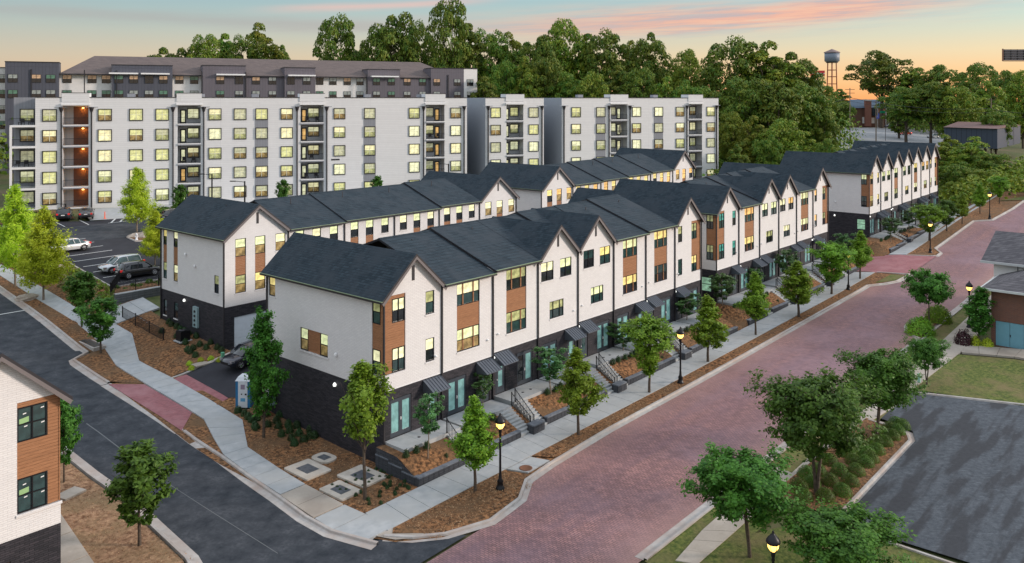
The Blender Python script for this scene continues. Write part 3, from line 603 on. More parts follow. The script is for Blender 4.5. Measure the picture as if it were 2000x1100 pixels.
        def wn(a,z,w_,n,**kw):
            if e==0: window(root,0,a+w_,z+o,w_,1.55,n,rz,**kw)
            else: window(root,xx,a,z+o,w_,1.55,n,rz,**kw)
        for zz in (LOW,UP): wn(.3,zz[0],.78,1 if u0<50 else 2,sill=False)
        if e==0 and end=='wood':
            wn(12.15,UP[0],.8,1,lit=LIT[2],dark=DARK[2]); wn(5.8,LOW[0],.9,1,lit=LIT[0],dark=DARK[2]); wn(8.1,LOW[0],.9,1,lit=LIT[0],dark=DARK[2]); planks(wood,fe,6.7,8.1,LOW[0],LOW[1],y0=.04)
            s=MB(); s.box(-.06,-.01,5.7,9.1,LOW[0]-.12,LOW[0]); s.build('sill',M['white_brick'],root)
        if e==0 and end=='plain': wn(.5,.9-.06,1.2,1,lit=LIT[4],dark=LIT[4],sill=False)
        g=MB(); g.box(xx+sg*.36-.06,xx+sg*.36+.06,-.36,D+.36,EV+o-.47,EV+o-.34); g.box(xx+sg*.36-.07,xx+sg*.36+.08,-.36,D+.36,EV+o-.34,EV+o-.31,1); g.build('gutter',[M['trim'],M['gutter']],root)
        v=MB(); v.box(xx+sg*.07-.05,xx+sg*.07+.05,D-.12,D-.02,-1,EV+o-.3); v.build('downspout',M['trim'],root)
        if e==0:
            for yy,zz in ((4.8,LOW[0]+.45),(4.9,BT-.55)):
                q=MB(); q.lathe([(.1,-.12),(.13,0),(.05,.12),(0,.12)],8,0,(-.1,yy,zz)); q.build('wall_lamp' if zz<BT else 'dryer_vent',M['bulbw'] if zz<BT else M['white'],root)
    white.build('white_brick_wall',M['white_brick'],root); dark.build('dark_brick_wall',M['dark_brick'],root); wood.build('timber_cladding',M['wood'],root,kind='stuff')
    return root
def last_(i,N): return i==N-1
random.seed(11)
rowA=terrace('long white brick townhouse row nearest the street corner, seen end-on and along its front',35.09,5.17,'CWWGGWWC',[4.8,4.8,5.0,5.0,5.2,5.25,5.42,5.42],door='RRLRLRLL')
rowC=terrace('middle street-front townhouse row, between the corner row and the far row',79.6,5.12,'CWGGWC',[5.8,5.8,5.95,6.05,6.2,6.3],door='RRLRLL',end='plain')
rowD=terrace('farthest street-front townhouse row with seven steep gables in a line',126.,5.09,'CGgGgGC',[6.9,6.98,7.06,7.15,7.24,7.32,7.4],door='RLRLRLL',end='plain')
# the corner house seen at the lower left (only its right-hand end is in view)
def corner_house():
    W=5.17; zb=3.8; z0=zb-BT; u0=15.7-2*W; D=13.2; root=empty('townhouse_row',(u0,41.73,z0),label='white brick townhouse cropped by the left edge, with timber corner and stickered windows',cat='townhouse row',group='rows of white brick townhouses')
    white=MB(); dark=MB(); wb=[]
    fn=lambda a,e,z:(a,e,z); x1=2*W
    wins=[(x1-1.75,LOW),(x1-1.75,UP)]
    wallgrid(white,fn,0,x1,BT,EV,[(x1-1.85,x1+.01,LOW[0]-.05,9.2),(x1-4.6,x1-3.9,LOW[0],LOW[1])]); wallgrid(dark,fn,0,x1,-1,BT,[(x1-3.2,x1-2.1,0,2.2)])
    white.poly([(W,0,EV),(x1,0,EV),(1.5*W,0,EV+GAB)]); white.poly([(0,0,EV),(W,0,EV),(.5*W,0,EV+GAB)])
    for side in (0,1):
        fe=lambda a,dd,z:(x1-dd,a,z)
        wallgrid(white,fe,0,D,BT,EV,[(-.01,1.1,LOW[0]-.05,9.2)]) if side else None; wallgrid(dark,fe,0,D,-1,BT,[]) if side else None
    roof_cross(W,x1,-.35,D+.35,EV,root,ovl=.1,ovr=.4); roof_cross(0,W,-.35,D+.35,EV,root,ovl=.1,ovr=.1)
    # every board of the nearest timber bay is a part
    def board(a0,a1,z0_,z1_,f):
        n=max(1,round((z1_-z0_)/.15))
        for i in range(n):
            mb=MB(); c=z0_+(z1_-z0_)*i/n+.006; d=z0_+(z1_-z0_)*(i+1)/n-.006; e=.045+random.uniform(-.006,.006)
            P=[f(a0,e,c),f(a1,e,c),f(a1,e,d),f(a0,e,d)]; Q=[f(a0,e+.03,c),f(a1,e+.03,c),f(a1,e+.03,d),f(a0,e+.03,d)]
            mb.add(P+Q,[(0,1,2,3),(0,4,5,1),(3,2,6,7),(0,3,7,4),(1,5,6,2)]); mb.build('board',M['wood'],root)
    fe=lambda a,dd,z:(x1-dd,a,z)
    for f,A0,A1 in ((fn,x1-1.84,x1-.01),(fe,.02,1.08)): board(A0,A1,UP[1],9.18,f); board(A0,A1,LOW[1],UP[0],f)
    for zz in (LOW,UP): board(x1-.55,x1-.01,zz[0],zz[1],fn); board(.02,1.08,zz[0],zz[1],fe)
    for zz in (LOW,UP):
        o=window(root,x1-1.84,0,zz[0],1.26,1.55,2,lit=DARK[1],dark=DARK[1],sill=False)
        st=MB(); st.quad((.1,.070,.78),(.5,.070,.84),(.5,.070,1.08),(.1,.070,1.02)); st.build('sticker',mflat('window_sticker',(.30,.48,.22),.5),o)
        for a,b in ((.25,1.2),(1.0,1.3),(.3,.62),(1.02,.62)): st=MB(); st.quad((a,.068,b),(a+.14,.068,b+.02),(a+.14,.068,b+.07),(a,.068,b+.05)); st.build('sticker',M['white'],o)
    s=MB(); s.box(x1-1.9,x1+.05,-.06,.03,LOW[0]-.14,LOW[0]-.03); s.build('sill',M['white_brick'],root)
    window(root,x1-4.6,0,LOW[0],.7,1.55,1); pw=MB(); pw.box(x1-3.2,x1-2.1,.0,.05,-.2,2.1); pw.build('boarded_opening',mflat('orange_sheathing',(.62,.30,.04),.6),root)
    white.build('white_brick_wall',M['white_brick'],root); dark.build('dark_brick_wall',M['dark_brick'],root)
corner_house()
def backrow(label,u0,W,zs_,v0=66.8,D=11.5,endwin=True):
    z0=zs_[0]-3.4; B2=3.4; dz=B2-BT; N=6; root=empty('townhouse_row',(u0,v0,z0),label=label,cat='townhouse row',group='rows of white brick townhouses'); white=MB(); dark=MB(); wood=MB(); fn=lambda a,e,z:(a,e,z); E2=EV+dz
    up=(UP[0]+dz,UP[1]+dz); lo=(LOW[0]+dz,LOW[1]+dz)
    for i in range(N):
        x0,x1=i*W,(i+1)*W; o=zs_[i]-zs_[0]; holes=[]
        gab=i in(0,N-1)
        for j,a in enumerate((1.0,2.95,5.05) if gab else (.75,2.65,4.65)):
            wd=(j<2) if i%2==0 else (j>0); ww=1.05 if gab else .98
            if gab and j==2: wd=False
            holes.append((x0+a,x0+a+ww,(lo[0] if wd else up[0])+o,up[1]+o)); warm=u0>70
            window(root,x0+a,0,up[0]+o,ww,1.55,1,sill=not wd,lit=random.choice(LIT[2:4]) if warm else random.choice(LIT[:2]),dark=random.choice([LIT[3],DARK[2],DARK[0]]) if warm else (DARK[2] if gab else DARK[0]))
            if wd: window(root,x0+a,0,lo[0]+o,ww,1.55,1,dark=DARK[2]); planks(wood,fn,x0+a+.01,x0+a+ww-.01,lo[1]+o,up[0]+o)
        wallgrid(white,fn,x0,x1,B2+o,E2+o,holes); wallgrid(dark,fn,x0,x1,-1.5,B2+o,[(x0+.9,x1-.9,-.2+o,2.4+o)])
        g=MB(); g.box(x0+.9,x1-.9,.08,.12,-.2+o,2.4+o)
        for q in range(4): g.box(x0+1.0,x1-1.0,.06,.08,-.12+o+q*.63,.42+o+q*.63)
        g.build('garage_door',M['garage'],root)
        wallgrid(white,lambda a,e,z:(a,D-e,z),x0,x1,B2+o,E2+o,[])
        if gab:
            white.poly([(x0,0,E2+o),(x1,0,E2+o),((x0+x1)/2,0,E2+o+2.5)]); white.poly([(x1,D,E2+o),(x0,D,E2+o),((x0+x1)/2,D,E2+o+2.5)]); vent_slot(root,(x0+x1)/2,E2+o+.75)
            roof_cross(x0,x1,-.35,D+.35,E2+o,root,rise=2.5,ovl=.35 if i==0 else .2,ovr=.35 if i else .2)
        else: roof_main(x0-.02,x1,D,E2+o,-.38,D+.38,root,rise=2.1)
        vent_pipe(root,x0+W*.5+random.uniform(-1,1),D*.5-1.5,E2+o+1.7)
        downspout(root,x1-.02,E2+o-.1,z0=o-.3)
        if i and zs_[i]!=zs_[i-1]: white.quad((x0,0,E2+zs_[i-1]-zs_[0]),(x0,D,E2+zs_[i-1]-zs_[0]),(x0,D,E2+o),(x0,0,E2+o))
    for e,(xx,sg,o) in enumerate(((0.,-1,0.),(N*W,1,zs_[-1]-zs_[0]))):
        fe=lambda a,dd,z,xx=xx,sg=sg:(xx-sg*dd,a,z); hol=[]; dh=[]
        if e==0 and endwin: hol=[(8.3,9.1,lo[0],up[1]),(10.4,11.1,lo[0],up[1]),(1.0,1.75,lo[0],lo[1])]; dh=[(8.3,9.0,1.0,2.5),(10.4,11.0,1.0,2.5)]
        wallgrid(white,fe,0,D,B2+o,E2+o,hol); wallgrid(dark,fe,0,D,-2.5,B2+o,dh)
        if e==0 and endwin:
            for a,w_ in ((8.3,.8),(10.4,.7)):
                window(root,0,a+w_,up[0],w_,1.55,1,-math.pi/2,sill=False); window(root,0,a+w_,lo[0],w_,1.55,1,-math.pi/2); planks(wood,fe,a+.01,a+w_-.01,lo[1],up[0]); window(root,0,a+w_-.1,1.0,w_-.1,1.5,1,-math.pi/2,lit=DARK[1],dark=DARK[0])
            window(root,0,1.75,lo[0],.75,1.55,1,-math.pi/2)
            for yy,zz in ((6.7,7.0+dz),(5.,6.4),(6.9,B2-.4)):
                q=MB(); q.lathe([(.1,-.12),(.13,0),(.05,.12),(0,.12)],8,0,(-.1,yy,zz)); q.build('dryer_vent' if zz>B2 else 'wall_lamp',M['white'] if zz>B2 else M['bulbw'],root)
            q=MB(); q.box(-.22,-.02,4.35,5.15,.9,2.75); q.build('meter_cabinet',mflat('teal_grey_cabinet',(.25,.36,.38),.5),root)
            for t in range(4): q=MB(); q.lathe([(.0,0),(.11,0),(.11,.08),(0,.08)],8,0,(0,0,0)); oo=q.build('meter',M['trim'],root,loc=(-.22,4.75,1.15+t*.4)); oo.rotation_euler=(0,-math.pi/2,0)
        if e==0:
            g=MB(); g.box(xx-.42,xx-.30,-.36,D+.36,E2+o-.44,E2+o-.31); g.box(xx-.43,xx-.28,-.36,D+.36,E2+o-.31,E2+o-.28,1); g.build('gutter',[M['trim'],M['gutter']],root)
            for yy in (.06,D-.06): v=MB(); v.box(-.12,-.02,yy-.05,yy+.05,-1,E2-.3); v.build('downspout',M['trim'],root)
    white.build('white_brick_wall',M['white_brick'],root); dark.build('dark_brick_wall',M['dark_brick'],root); wood.build('timber_cladding',M['wood'],root,kind='stuff')
backrow('white brick townhouse row behind the corner row, with a meter cabinet on its end wall',38.5,6.4,[5.5,5.5,5.62,5.62,5.8,5.8])
backrow('back townhouse row with amber windows, in front of the right-hand apartment block',81.9,6.33,[6.3,6.3,6.45,6.6,6.75,6.9],endwin=False)
# ---------------------------------------------------------------- apartment blocks behind
AW=math.atan2(-.4608,.8873)
def lw(x): 
    t=(x-1000)/CF; return (t*152.2/(1-.39*t)+68.7)*1.0734
ROW=[21.2-3.1*i for i in range(5)]
AWM={}
def apt_window(parent,x,z,w=1.95,h=1.85,lit=None,y=0.,rows=True):
    k=(w,h)
    if k not in AWM:
        mb=MB(); t=.13
        for a in ((0,w,0,t),(0,w,h-t,h),(0,t,t,h-t),(w-t,w,t,h-t)): mb.box(a[0],a[1],-.04,.03,a[2],a[3])
        mb.box(w/2-.035,w/2+.035,.02,.05,t,h-t,1); mb.box(t,w/2-.035,.02,.05,h*.5-.03,h*.5+.03,1); mb.box(w/2+.035,w-t,.02,.05,h*.5-.03,h*.5+.03,1)
        up=MB(); up.quad((t,.05,h/2),(w-t,.05,h/2),(w-t,.05,h-t),(t,.05,h-t)); lo=MB(); lo.quad((t,.05,t),(w-t,.05,t),(w-t,.05,h/2),(t,.05,h/2))
        AWM[k]=(mb.mesh('window',[M['trim'],M['blindbar']]),up,lo,{})
    me,up,lo,d=AWM[k]; o=inst('window',me,parent,(x,y,z)); l=lit or random.choice(APT); l2=random.choice([l,l,LIT[5],DARK[2]]) if lit is None else l
    for nm,g,m in (('upper_pane',up,l),('lower_pane',lo,l2)):
        q=(nm,m.name)
        if q not in d: d[q]=g.mesh(nm,m)
        inst(nm,d[q],o)
    return o
M['blindbar']=mflat('pale_window_bar',(.75,.75,.6),.5)
APT=[mpane('apartment_blind_bright',(.92,.86,.50),.8),mpane('apartment_blind_green',(.74,.74,.34),.62),mpane('apartment_blind_soft',(.62,.62,.40),.5),mpane('apartment_blind_bright_cool',(.88,.88,.56),.8)]
def railing_mesh(L,h=1.05,sp=.14):
    mb=MB(); mb.box(0,L,-.02,.02,h-.05,h); mb.box(0,L,-.02,.02,.08,.12); n=int(L/sp)
    for i in range(n+1): a=L*i/n; mb.box(a-.012,a+.012,-.012,.012,.0,h-.05)
    return mb
def apartment(label,x0,x1,wins,spand,bays,spouts,D=20,z0=5.,root=None,open_left=False,siding='siding'):
    root=root or empty('apartment_block',(48.98,134.3,0),AW,label=label,cat='apartment building',group=None)
    T=23.85; a0,a1=lw(x0),lw(x1); wl=MB(); gr=MB(); sg=MB(); fn=lambda a,e,z:(a,e,z)
    B=[(lw(p),lw(q),k) for p,q,k in bays]
    holes=[(p,q,z0-1 if k!='bal' else z0-1,22.6) for p,q,k in B]
    for c in spand:
        w=lw(c); sg=MB(); sg.box(w-1.0,w+1.0,-.05,-.01,ROW[4]-1.5,ROW[0]-.5); sg.build('spandrel_strip',M['siding_grey'],root)
    wallgrid(wl,fn,a0,a1,z0,T,holes,rev=.02)
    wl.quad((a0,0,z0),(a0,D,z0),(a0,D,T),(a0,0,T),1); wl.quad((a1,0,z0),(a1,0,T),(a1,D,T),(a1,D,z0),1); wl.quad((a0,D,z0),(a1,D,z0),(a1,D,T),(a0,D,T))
    rf=MB(); rf.quad((a0,0,T-.5),(a1,0,T-.5),(a1,D,T-.5),(a0,D,T-.5)); rf.build('flat_roof',M['grey_wall'],root)
    cp=MB(); cp.box(a0-.05,a1+.05,-.08,.12,T-.02,T+.07); cp.build('parapet_cap',M['trim'],root)
    for c in wins:
        w=lw(c)
        for z in ROW: apt_window(root,w-.98,z-.93,y=-.12 if c in spand else -.07)
    for p,q,k in B:
        dp=2.0; wd=q-p
        gr=MB(); gr.quad((p,dp,z0),(q,dp,z0),(q,dp,22.6),(p,dp,22.6)); gr.quad((p,0,z0),(p,dp,z0),(p,dp,22.6),(p,0,22.6)); gr.quad((q,0,z0),(q,0,22.6),(q,dp,22.6),(q,dp,z0)); gr.quad((p,0,22.6),(q,0,22.6),(q,dp,22.6),(p,dp,22.6)); gr.build('balcony_recess',M['recess'],root)
        bx=MB(); bx.box(p-.15,q+.15,-.12,2.5,23.2,24.5); bx.build('raised_parapet',M['siding'],root); cn=MB(); cn.box(p-.2,q+.2,-.35,.5,22.65,22.95); cn.build('canopy',M['white'],root); ct=MB(); ct.box(p-.2,q+.2,-.15,.1,24.5,24.58); ct.build('parapet_cap',M['trim'],root)
        for i,z in enumerate(ROW):
            fl=z-1.45
            s=MB(); s.box(p,q,-.12,dp,fl-.14,fl); s.build('balcony_floor',M['white'],root)
            s=MB(); s.box(p,q,-.14,dp,fl-.32,fl-.142); s.build('balcony_beam',M['siding_grey'],root)
            rm=railing_mesh(wd-.1); rm.build('balcony_railing',M['black'],root,loc=(p+.05,-.02,fl))
            if k=='stair':
                l=MB(); l.lathe([(0,-.1),(.16,-.08),(.16,.05),(0,.1)],8,0,(q-.9,dp-.35,z+1.05)); l.build('stairwell_light',M['stairglow'],root)
                q2=MB(); q2.quad((p+(wd*.35),dp-.02,fl),(q,dp-.02,fl),(q,dp-.02,fl+2.7),(p+wd*.35,dp-.02,fl+2.7)); q2.build('stair_wall',M['stairwood'],root)
                if i<5:
                    L=bpy.data.lights.new('stairwell_lamp','POINT'); L.energy=30; L.color=(1,.42,.08); L.shadow_soft_size=.15; lo_=bpy.data.objects.new('stairwell_lamp',L); link(lo_,root); lo_.location=(q-.9,dp-.55,z+.8)
            else:
                f=1 if k=='bal' else -1; c=(p+.35) if f==1 else q-1.25
                d=MB(); d.box(c,c+.9,dp-.06,dp-.01,fl,fl+2.2); do=d.build('balcony_door',M['trim'],root); e=MB(); e.quad((c+.2,dp-.07,fl+.25),(c+.7,dp-.07,fl+.25),(c+.7,dp-.07,fl+2.0),(c+.2,dp-.07,fl+2.0)); e.build('pane',random.choice([APT[0],APT[3],LIT[3],APT[0]]),do)
                ww=min(1.9,wd-1.6)
                apt_window(root,(c+1.05) if f==1 else c-.15-ww,z-.75,ww,1.7,y=dp-.08)
    for c in spouts:
        w=lw(c); s=MB(); s.box(w-.09,w+.09,-.22,-.04,z0,21.9); s.lathe([(.12,-.4),(.34,.25),(.34,.4),(0,.4)],4,0,(w,-.2,22.0)); s.build('downspout',M['trim'],root)
        s=MB(); s.box(w-.9,w+.9,-.05,-.01,22.35,22.42); s.build('scupper_trim',M['grey_wall'],root)
    for i in range(int((a1-a0)/9)):
        hx=a0+4+i*9+random.uniform(-1.5,1.5); s=MB(); s.box(hx,hx+1.1,2.6,3.7,23.35,24.45); s.box(hx+.1,hx+1.0,2.7,3.6,24.45,24.5,1)
        s.build('rooftop_air_conditioner',[M['siding_grey'],M['trim']],root)
    wl.build('lap_siding_wall',[M[siding],M['grey_wall']],root)
    return root
M['stairwood']=mflat('stairwell_timber',(.13,.055,.03),.6)
random.seed(5)
r1=apartment('long five-storey white apartment block with an amber-lit stairwell at its left end',69,912,[97,205,266,317,420,469,511,560,663,722,809,890],[511,722],[(123,173,'stair'),(347,392,'bal'),(587,632,'bal'),(832,868,'bar')],[120,179,338,398,580,638,827,906])
# open corner balconies at the far left
p,q=lw(19),lw(69)
wl=MB(); wl.quad((p,3.2,5),(q,3.2,5),(q,3.2,23.85),(p,3.2,23.85)); wl.quad((q,0,5),(q,3.2,5),(q,3.2,23.6),(q,0,23.6)); wl.quad((p,3.2,5),(p,3.2,23.85),(p,20,23.85),(p,20,5)); wl.build('lap_siding_wall',M['siding_grey'],r1)
for i,z in enumerate(ROW):
    fl=z-1.45; s=MB(); s.box(p,q-.02,-.1,3.2,fl-.3,fl); s.build('balcony_floor',M['white'],r1)
    rm=railing_mesh(q-p-.1); rm.build('balcony_railing',M['black'],r1,loc=(p+.05,-.02,fl)); apt_window(r1,q-2.5,z-.93,y=3.1)
    if i: s=MB(); s.box(p-.02,p+.28,-.12,.15,fl,fl+2.8); s.build('balcony_post',M['white'],r1)
r2=apartment('second pale apartment block to the right, split by a tall blank recess',948,1062,[968,1042],[],[(989,1022,'bal')],[953,1058])
apartment('',1097,1403,[1125,1173,1243,1286,1328,1388],[1173,1286],[(1193,1225,'bar'),(1345,1371,'bal')],[1101,1189,1230,1341,1399],root=r2)
lk=MB(); lk.box(lw(912)+.1,lw(1403)-.5,20.2,34,5,23.3); lk.build('rear_wing',M['grey_wall'],r2)
for c,txt in ((655,'2000'),): s=MB(); s.box(lw(c)-.7,lw(c)+.7,-.03,-.01,ROW[3]+1.5,ROW[3]+1.75); s.build('house_number_plate',M['trim'],r1)
bo=MB(); bo.lathe([(.12,0),(.12,1.3),(.14,1.3),(0,1.6)],8); pp=atF(930,158); ob=bo.build('bollard_light',M['stairglow'],loc=(pp[0],pp[1],13.2)); bpy.data.objects.remove(ob)
# slate-grey apartment building on the rise behind
AW2=math.atan2(-(CC)+.46*CS,CS+.46*CC)
def lw2(x):
    t=(x-1000)/CF; return (t*210.1/(1-.46*t)+98)*1.1007
Rr,Ff=-98,165.
rb=empty('apartment_block',(Ff*CC+Rr*CS,Ff*CS-Rr*CC,0),AW2,label='slate grey and white apartment building with brown roofs on the rise behind the white block',cat='apartment building')
def mass(x0,x1,m,y0=0.,y1=24,z1=28.7,cap=True):
    b=MB(); a,c=lw2(x0),lw2(x1); b.box(a,c,y0,y1,8,z1); b.build('wall_panel',M[m],rb)
    if cap: t=MB(); t.box(a-.08,c+.08,y0-.1,min(y1,y0+5),z1,z1+.15); t.build('parapet_cap',M['trim'],rb)
M['board_mauve']=mbrick('mauve_board_siding',(.15,.135,.155),(.135,.125,.145),(.09,.08,.095),.6,30.,.03,.6,.5,off=0)
mass(10,930,'siding_far',1.5,24,28.7,False)
for a,b,m,y0,z in ((10,115,'board_dark',0.,30.9),(218,337,'board_dark',0.,30.6),(396,480,'board_mauve',0.,30.8),(480,556,'board_mauve',.8,28.6),(556,616,'board_mauve',0.,30.6),(719,782,'board_mauve',.3,30.5),(782,842,'board_mauve',.7,28.6),(842,906,'board_mauve',0.,31.0),(906,932,'siding_far',0.,31.0)): mass(a,b,m,y0,y0+6 if z>29 else 24,z,z>29)
for x0,x1,zr in ((115,900,33.0),):
    a,c=lw2(x0),lw2(x1); m=MB(); e=.6; y0,y1=1.0,25.; zz=28.75
    m.quad((a,y0-e,zz),(c,y0-e,zz),(c-6,13,zr),(a+6,13,zr)); m.quad((c,y1,zz),(a,y1,zz),(a+6,13,zr),(c-6,13,zr)); m.poly([(a,y1,zz),(a,y0-e,zz),(a+6,13,zr)]); m.poly([(c,y0-e,zz),(c,y1,zz),(c-6,13,zr)]); m.box(a,c,y0-e-.05,y0-e+.05,zz-.2,zz+.02,1)
    m.build('hipped_roof',[M['shingle_brown'],M['trim']],rb)
for x0,x1 in ((213,270),(275,331),(422,478),(562,615),(724,777)):
    m=MB(); m.box(lw2(x0),lw2(x1),-1.0,0.,28.75,29.05); m.build('canopy',M['white'],rb)
NEUT=[mpane('rear_window_pale',(.34,.38,.36),.22),mpane('rear_window_green',(.10,.24,.17),.15),DARK[0],mpane('rear_window_warm',(.55,.36,.22),.3)]
WF={}
for i,x in enumerate([25,71,99,130,179,207,232,261,291,319,351,380,430,467,501,533,568,599,627,653,681,706,736,765,797,827,853,893,918]):
    for r in range(2):
        y0=0.3 if (719<=x<=782) else .8 if 480<x<556 else .7 if 782<x<842 else (1.5 if not any(a<=x<=b for a,b in ((10,115),(218,337),(396,480),(556,616),(842,932))) else 0.)
        window(rb,lw2(x)-.8,y0-.13,26.9-3.05*r,1.65,1.6,2,0,sill=False,lit=random.choice(NEUT[:2]) if r else random.choice(NEUT),dark=DARK[0],fr='trim')
mass(-70,9,'siding_far',2.5,24,29.8)
for x in (-28,4):
    for r in range(5): window(rb,lw2(x)-.8,2.36,26.9-3.05*r,1.65,1.6,2,0,sill=False,lit=NEUT[r%2],dark=DARK[0],fr='trim')
for x in (61,165,228,394,480,716,875): s=MB(); s.box(lw2(x)-.1,lw2(x)+.1,-.2,0,20,29.5); s.build('downspout',M['trim'],rb)
# ---------------------------------------------------------------- far things: water tower, billboard, sign, house, shed
def water_tower():
    F=430.; x,y=atF(1625,F); zb=zg(x,y); zt=lambda p:hz(p,F); r=14.3*F/CF
    t=empty('water_tower',(x,y,zb),label='old water tower with grey tank and cone roof on rust red legs',cat='water tower')
    L=MB(); L.lathe([(0,zt(122)-zb),(r*.72,zt(122)-zb),(r*.98,zt(119.5)-zb),(r*.98,zt(103)-zb),(0,zt(103)-zb)],20); L.build('tank',mflat('tank_paint',(.19,.23,.29),.5),t)
    L=MB(); L.lathe([(r*1.08,zt(103.4)-zb),(r*1.05,zt(102)-zb),(0,zt(95.5)-zb)],20); L.build('cone_roof',mflat('rusty_roof',(.24,.18,.17),.7),t)
    rust=mflat('rust_red_paint',(.30,.07,.035),.6)
    for k in range(6):
        a=2*math.pi*k/6+.35; l=MB(); l.tube([(r*.62*math.cos(a),r*.62*math.sin(a),zt(122)-zb),(r*.85*math.cos(a),r*.85*math.sin(a),0)],.28,6); l.build('leg',rust,t)
    for p in (137,150,164,180):
        s=(zt(122)-zt(p))/(zt(122)-zb); q=r*(.62+.23*s); b=MB(); P=[(q*math.cos(2*math.pi*k/6+.35),q*math.sin(2*math.pi*k/6+.35),zt(p)-zb) for k in range(7)]
        b.tube(P,.18,5); b.build('ring_brace',rust,t)
    b=MB(); b.tube([(0,0,zt(122)-zb),(0,0,0)],.35,8); b.build('riser_pipe',rust,t)
    b=MB(); b.lathe([(r*.8,zt(123)-zb),(r*.8,zt(122.3)-zb),(r*.7,zt(122.3)-zb)],20); b.build('balcony_ring',M['trim'],t)
water_tower()
def text(parent,s,size,loc,rot,m,name='lettering',ext=.01):
    cu=bpy.data.curves.new(name,'FONT'); cu.body=s; cu.size=size; cu.extrude=ext; cu.align_x='CENTER'; cu.align_y='CENTER'
    o=bpy.data.objects.new(name,cu); me=bpy.data.meshes.new_from_object(o); bpy.data.objects.remove(o); bpy.data.curves.remove(cu); me.materials.append(m)
    o=bpy.data.objects.new(name,me); o.location=loc; o.rotation_euler=rot; link(o,parent); return o
def sign():
    F=380.; x,y=atF(1597,F); zb=zg(x,y); z0,z1=hz(148.7,F)-zb,hz(138,F)-zb; W=28*F/CF
    t=empty('roadside_sign',(x,y,zb),YAW-math.pi/2,label='red roadside sign board left of the water tower',cat='sign')
    b=MB(); b.box(-W/2,W/2,0,.5,z0,z1); b.box(-W/2,W/2,-.02,0,z0+1.05,z0+1.35,1); b.build('panel',[mflat('sign_red',(.42,.03,.035),.4,0,.25),M['white']],t)
    b=MB(); b.box(-.4,.5,-.05,-.02,z0+.5,z0+1.4,1); b.box(-.9,1.0,-.03,-.02,z0+.3,z0+1.6); b.build('emblem',[mflat('sign_blue',(.02,.03,.12),.4),M['white']],t)
    b=MB(); b.tube([(0,.3,z0),(0,.3,0)],.35,8); b.build('pole',M['trim'],t)
sign()
def billboard():
    F=260.; x,y=atF(2002,F); zb=zg(x,y); z0,z1=hz(118,F)-zb,hz(96.5,F)-zb; W=84*F/CF
    t=empty('billboard',(x,y,zb),YAW-math.pi/2,label='back of a large billboard with steel ribs at the upper right edge',cat='billboard')
    b=MB(); b.box(-W/2,W/2,.3,.5,z0,z1); b.build('panel',mflat('billboard_back',(.16,.14,.15),.6),t)
    for i in range(5): b=MB(); zz=z0+(z1-z0)*(i+.1)/4.6; b.box(-W/2,W/2,.0,.12,zz-.07,zz+.07); b.build('stringer',mflat('steel_grey',(.22,.21,.22),.5),t)
    for i in range(7): b=MB(); xx=-W/2+W*(i+.2)/6.6; b.box(xx-.09,xx+.09,.12,.3,z0,z1); b.build('rib',M['trim'],t)
    b=MB(); b.box(-W/2-.2,-W/2,.0,.5,z0-.2,z1+.2); b.box(-W/2,W/2,-.3,.5,z0-.3,z0-.1); b.build('edge_frame',mflat('rusty_frame',(.30,.14,.09),.6),t)
    b=MB(); b.tube([(2.5,.9,z1-.5),(2.5,.9,0)],.45,10); b.build('pole',M['trim'],t)
billboard()
def far_house():
    F=400.; s=F/CF; x,y=atF(1697,F); zb=hz(249,F)-.3; rz=YAW-math.pi/2
    t=empty('house',(x,y,zb),rz,label='brick house with slate blue roof and tall chimney beyond the far road',cat='house')
    def bx(x0,x1,y0,y1,m,nm,d0=0,d1=9): b=MB(); b.box((x0-1697)*s,(x1-1697)*s,d0,d1,hz(y1,F)-zb,hz(y0,F)-zb); return b.build(nm,m,t)
    bx(1668,1732,210,249,M['red_brick'],'brick_wall'); bx(1688,1700,195,247,mflat('chimney_brick',(.30,.13,.10),.8),'chimney',-1.2,0.2); bx(1687,1701,195,197,M['white'],'chimney_cap',-1.3,.3)
    bx(1701,1708,230,241,M['white'],'window',-.08,0); bx(1684,1688,229,241,M['white'],'window',-.08,0)
    bx(1711,1728,209,219,mflat('orange_gable',(.5,.2,.1),.6),'gable_panel',-.1,0); 
    for c in (1711,1718,1727): bx(c-.4,c+.4,212,249,M['white'],'porch_post',-2,-1.8)
    b=MB(); b.poly([((1708-1697)*s,-2.4,hz(232,F)-zb),((1722-1697)*s,-2.4,hz(229,F)-zb),((1720-1697)*s,-.2,hz(221,F)-zb),((1709-1697)*s,-.2,hz(222,F)-zb)]); b.build('awning',mflat('blue_canvas',(.02,.05,.35),.6),t)
    rm=mflat('slate_blue_roof',(.07,.12,.18),.6); b=MB(); za,zr=hz(211,F)-zb,hz(194.5,F)-zb
    b.quad(((1660-1697)*s,-.8,za),((1734-1697)*s,-.8,za),((1729-1697)*s,4.5,zr),((1668-1697)*s,4.5,zr)); b.quad(((1734-1697)*s,9.8,za),((1660-1697)*s,9.8,za),((1668-1697)*s,4.5,zr),((1729-1697)*s,4.5,zr))
    b.poly([((1660-1697)*s,9.8,za),((1660-1697)*s,-.8,za),((1668-1697)*s,4.5,zr)]); b.poly([((1734-1697)*s,-.8,za),((1734-1697)*s,9.8,za),((1729-1697)*s,4.5,zr)]); b.build('roof',rm,t)
    bx(1702,1712,210,226,M['shingle'],'dormer',-1,.2)
far_house()
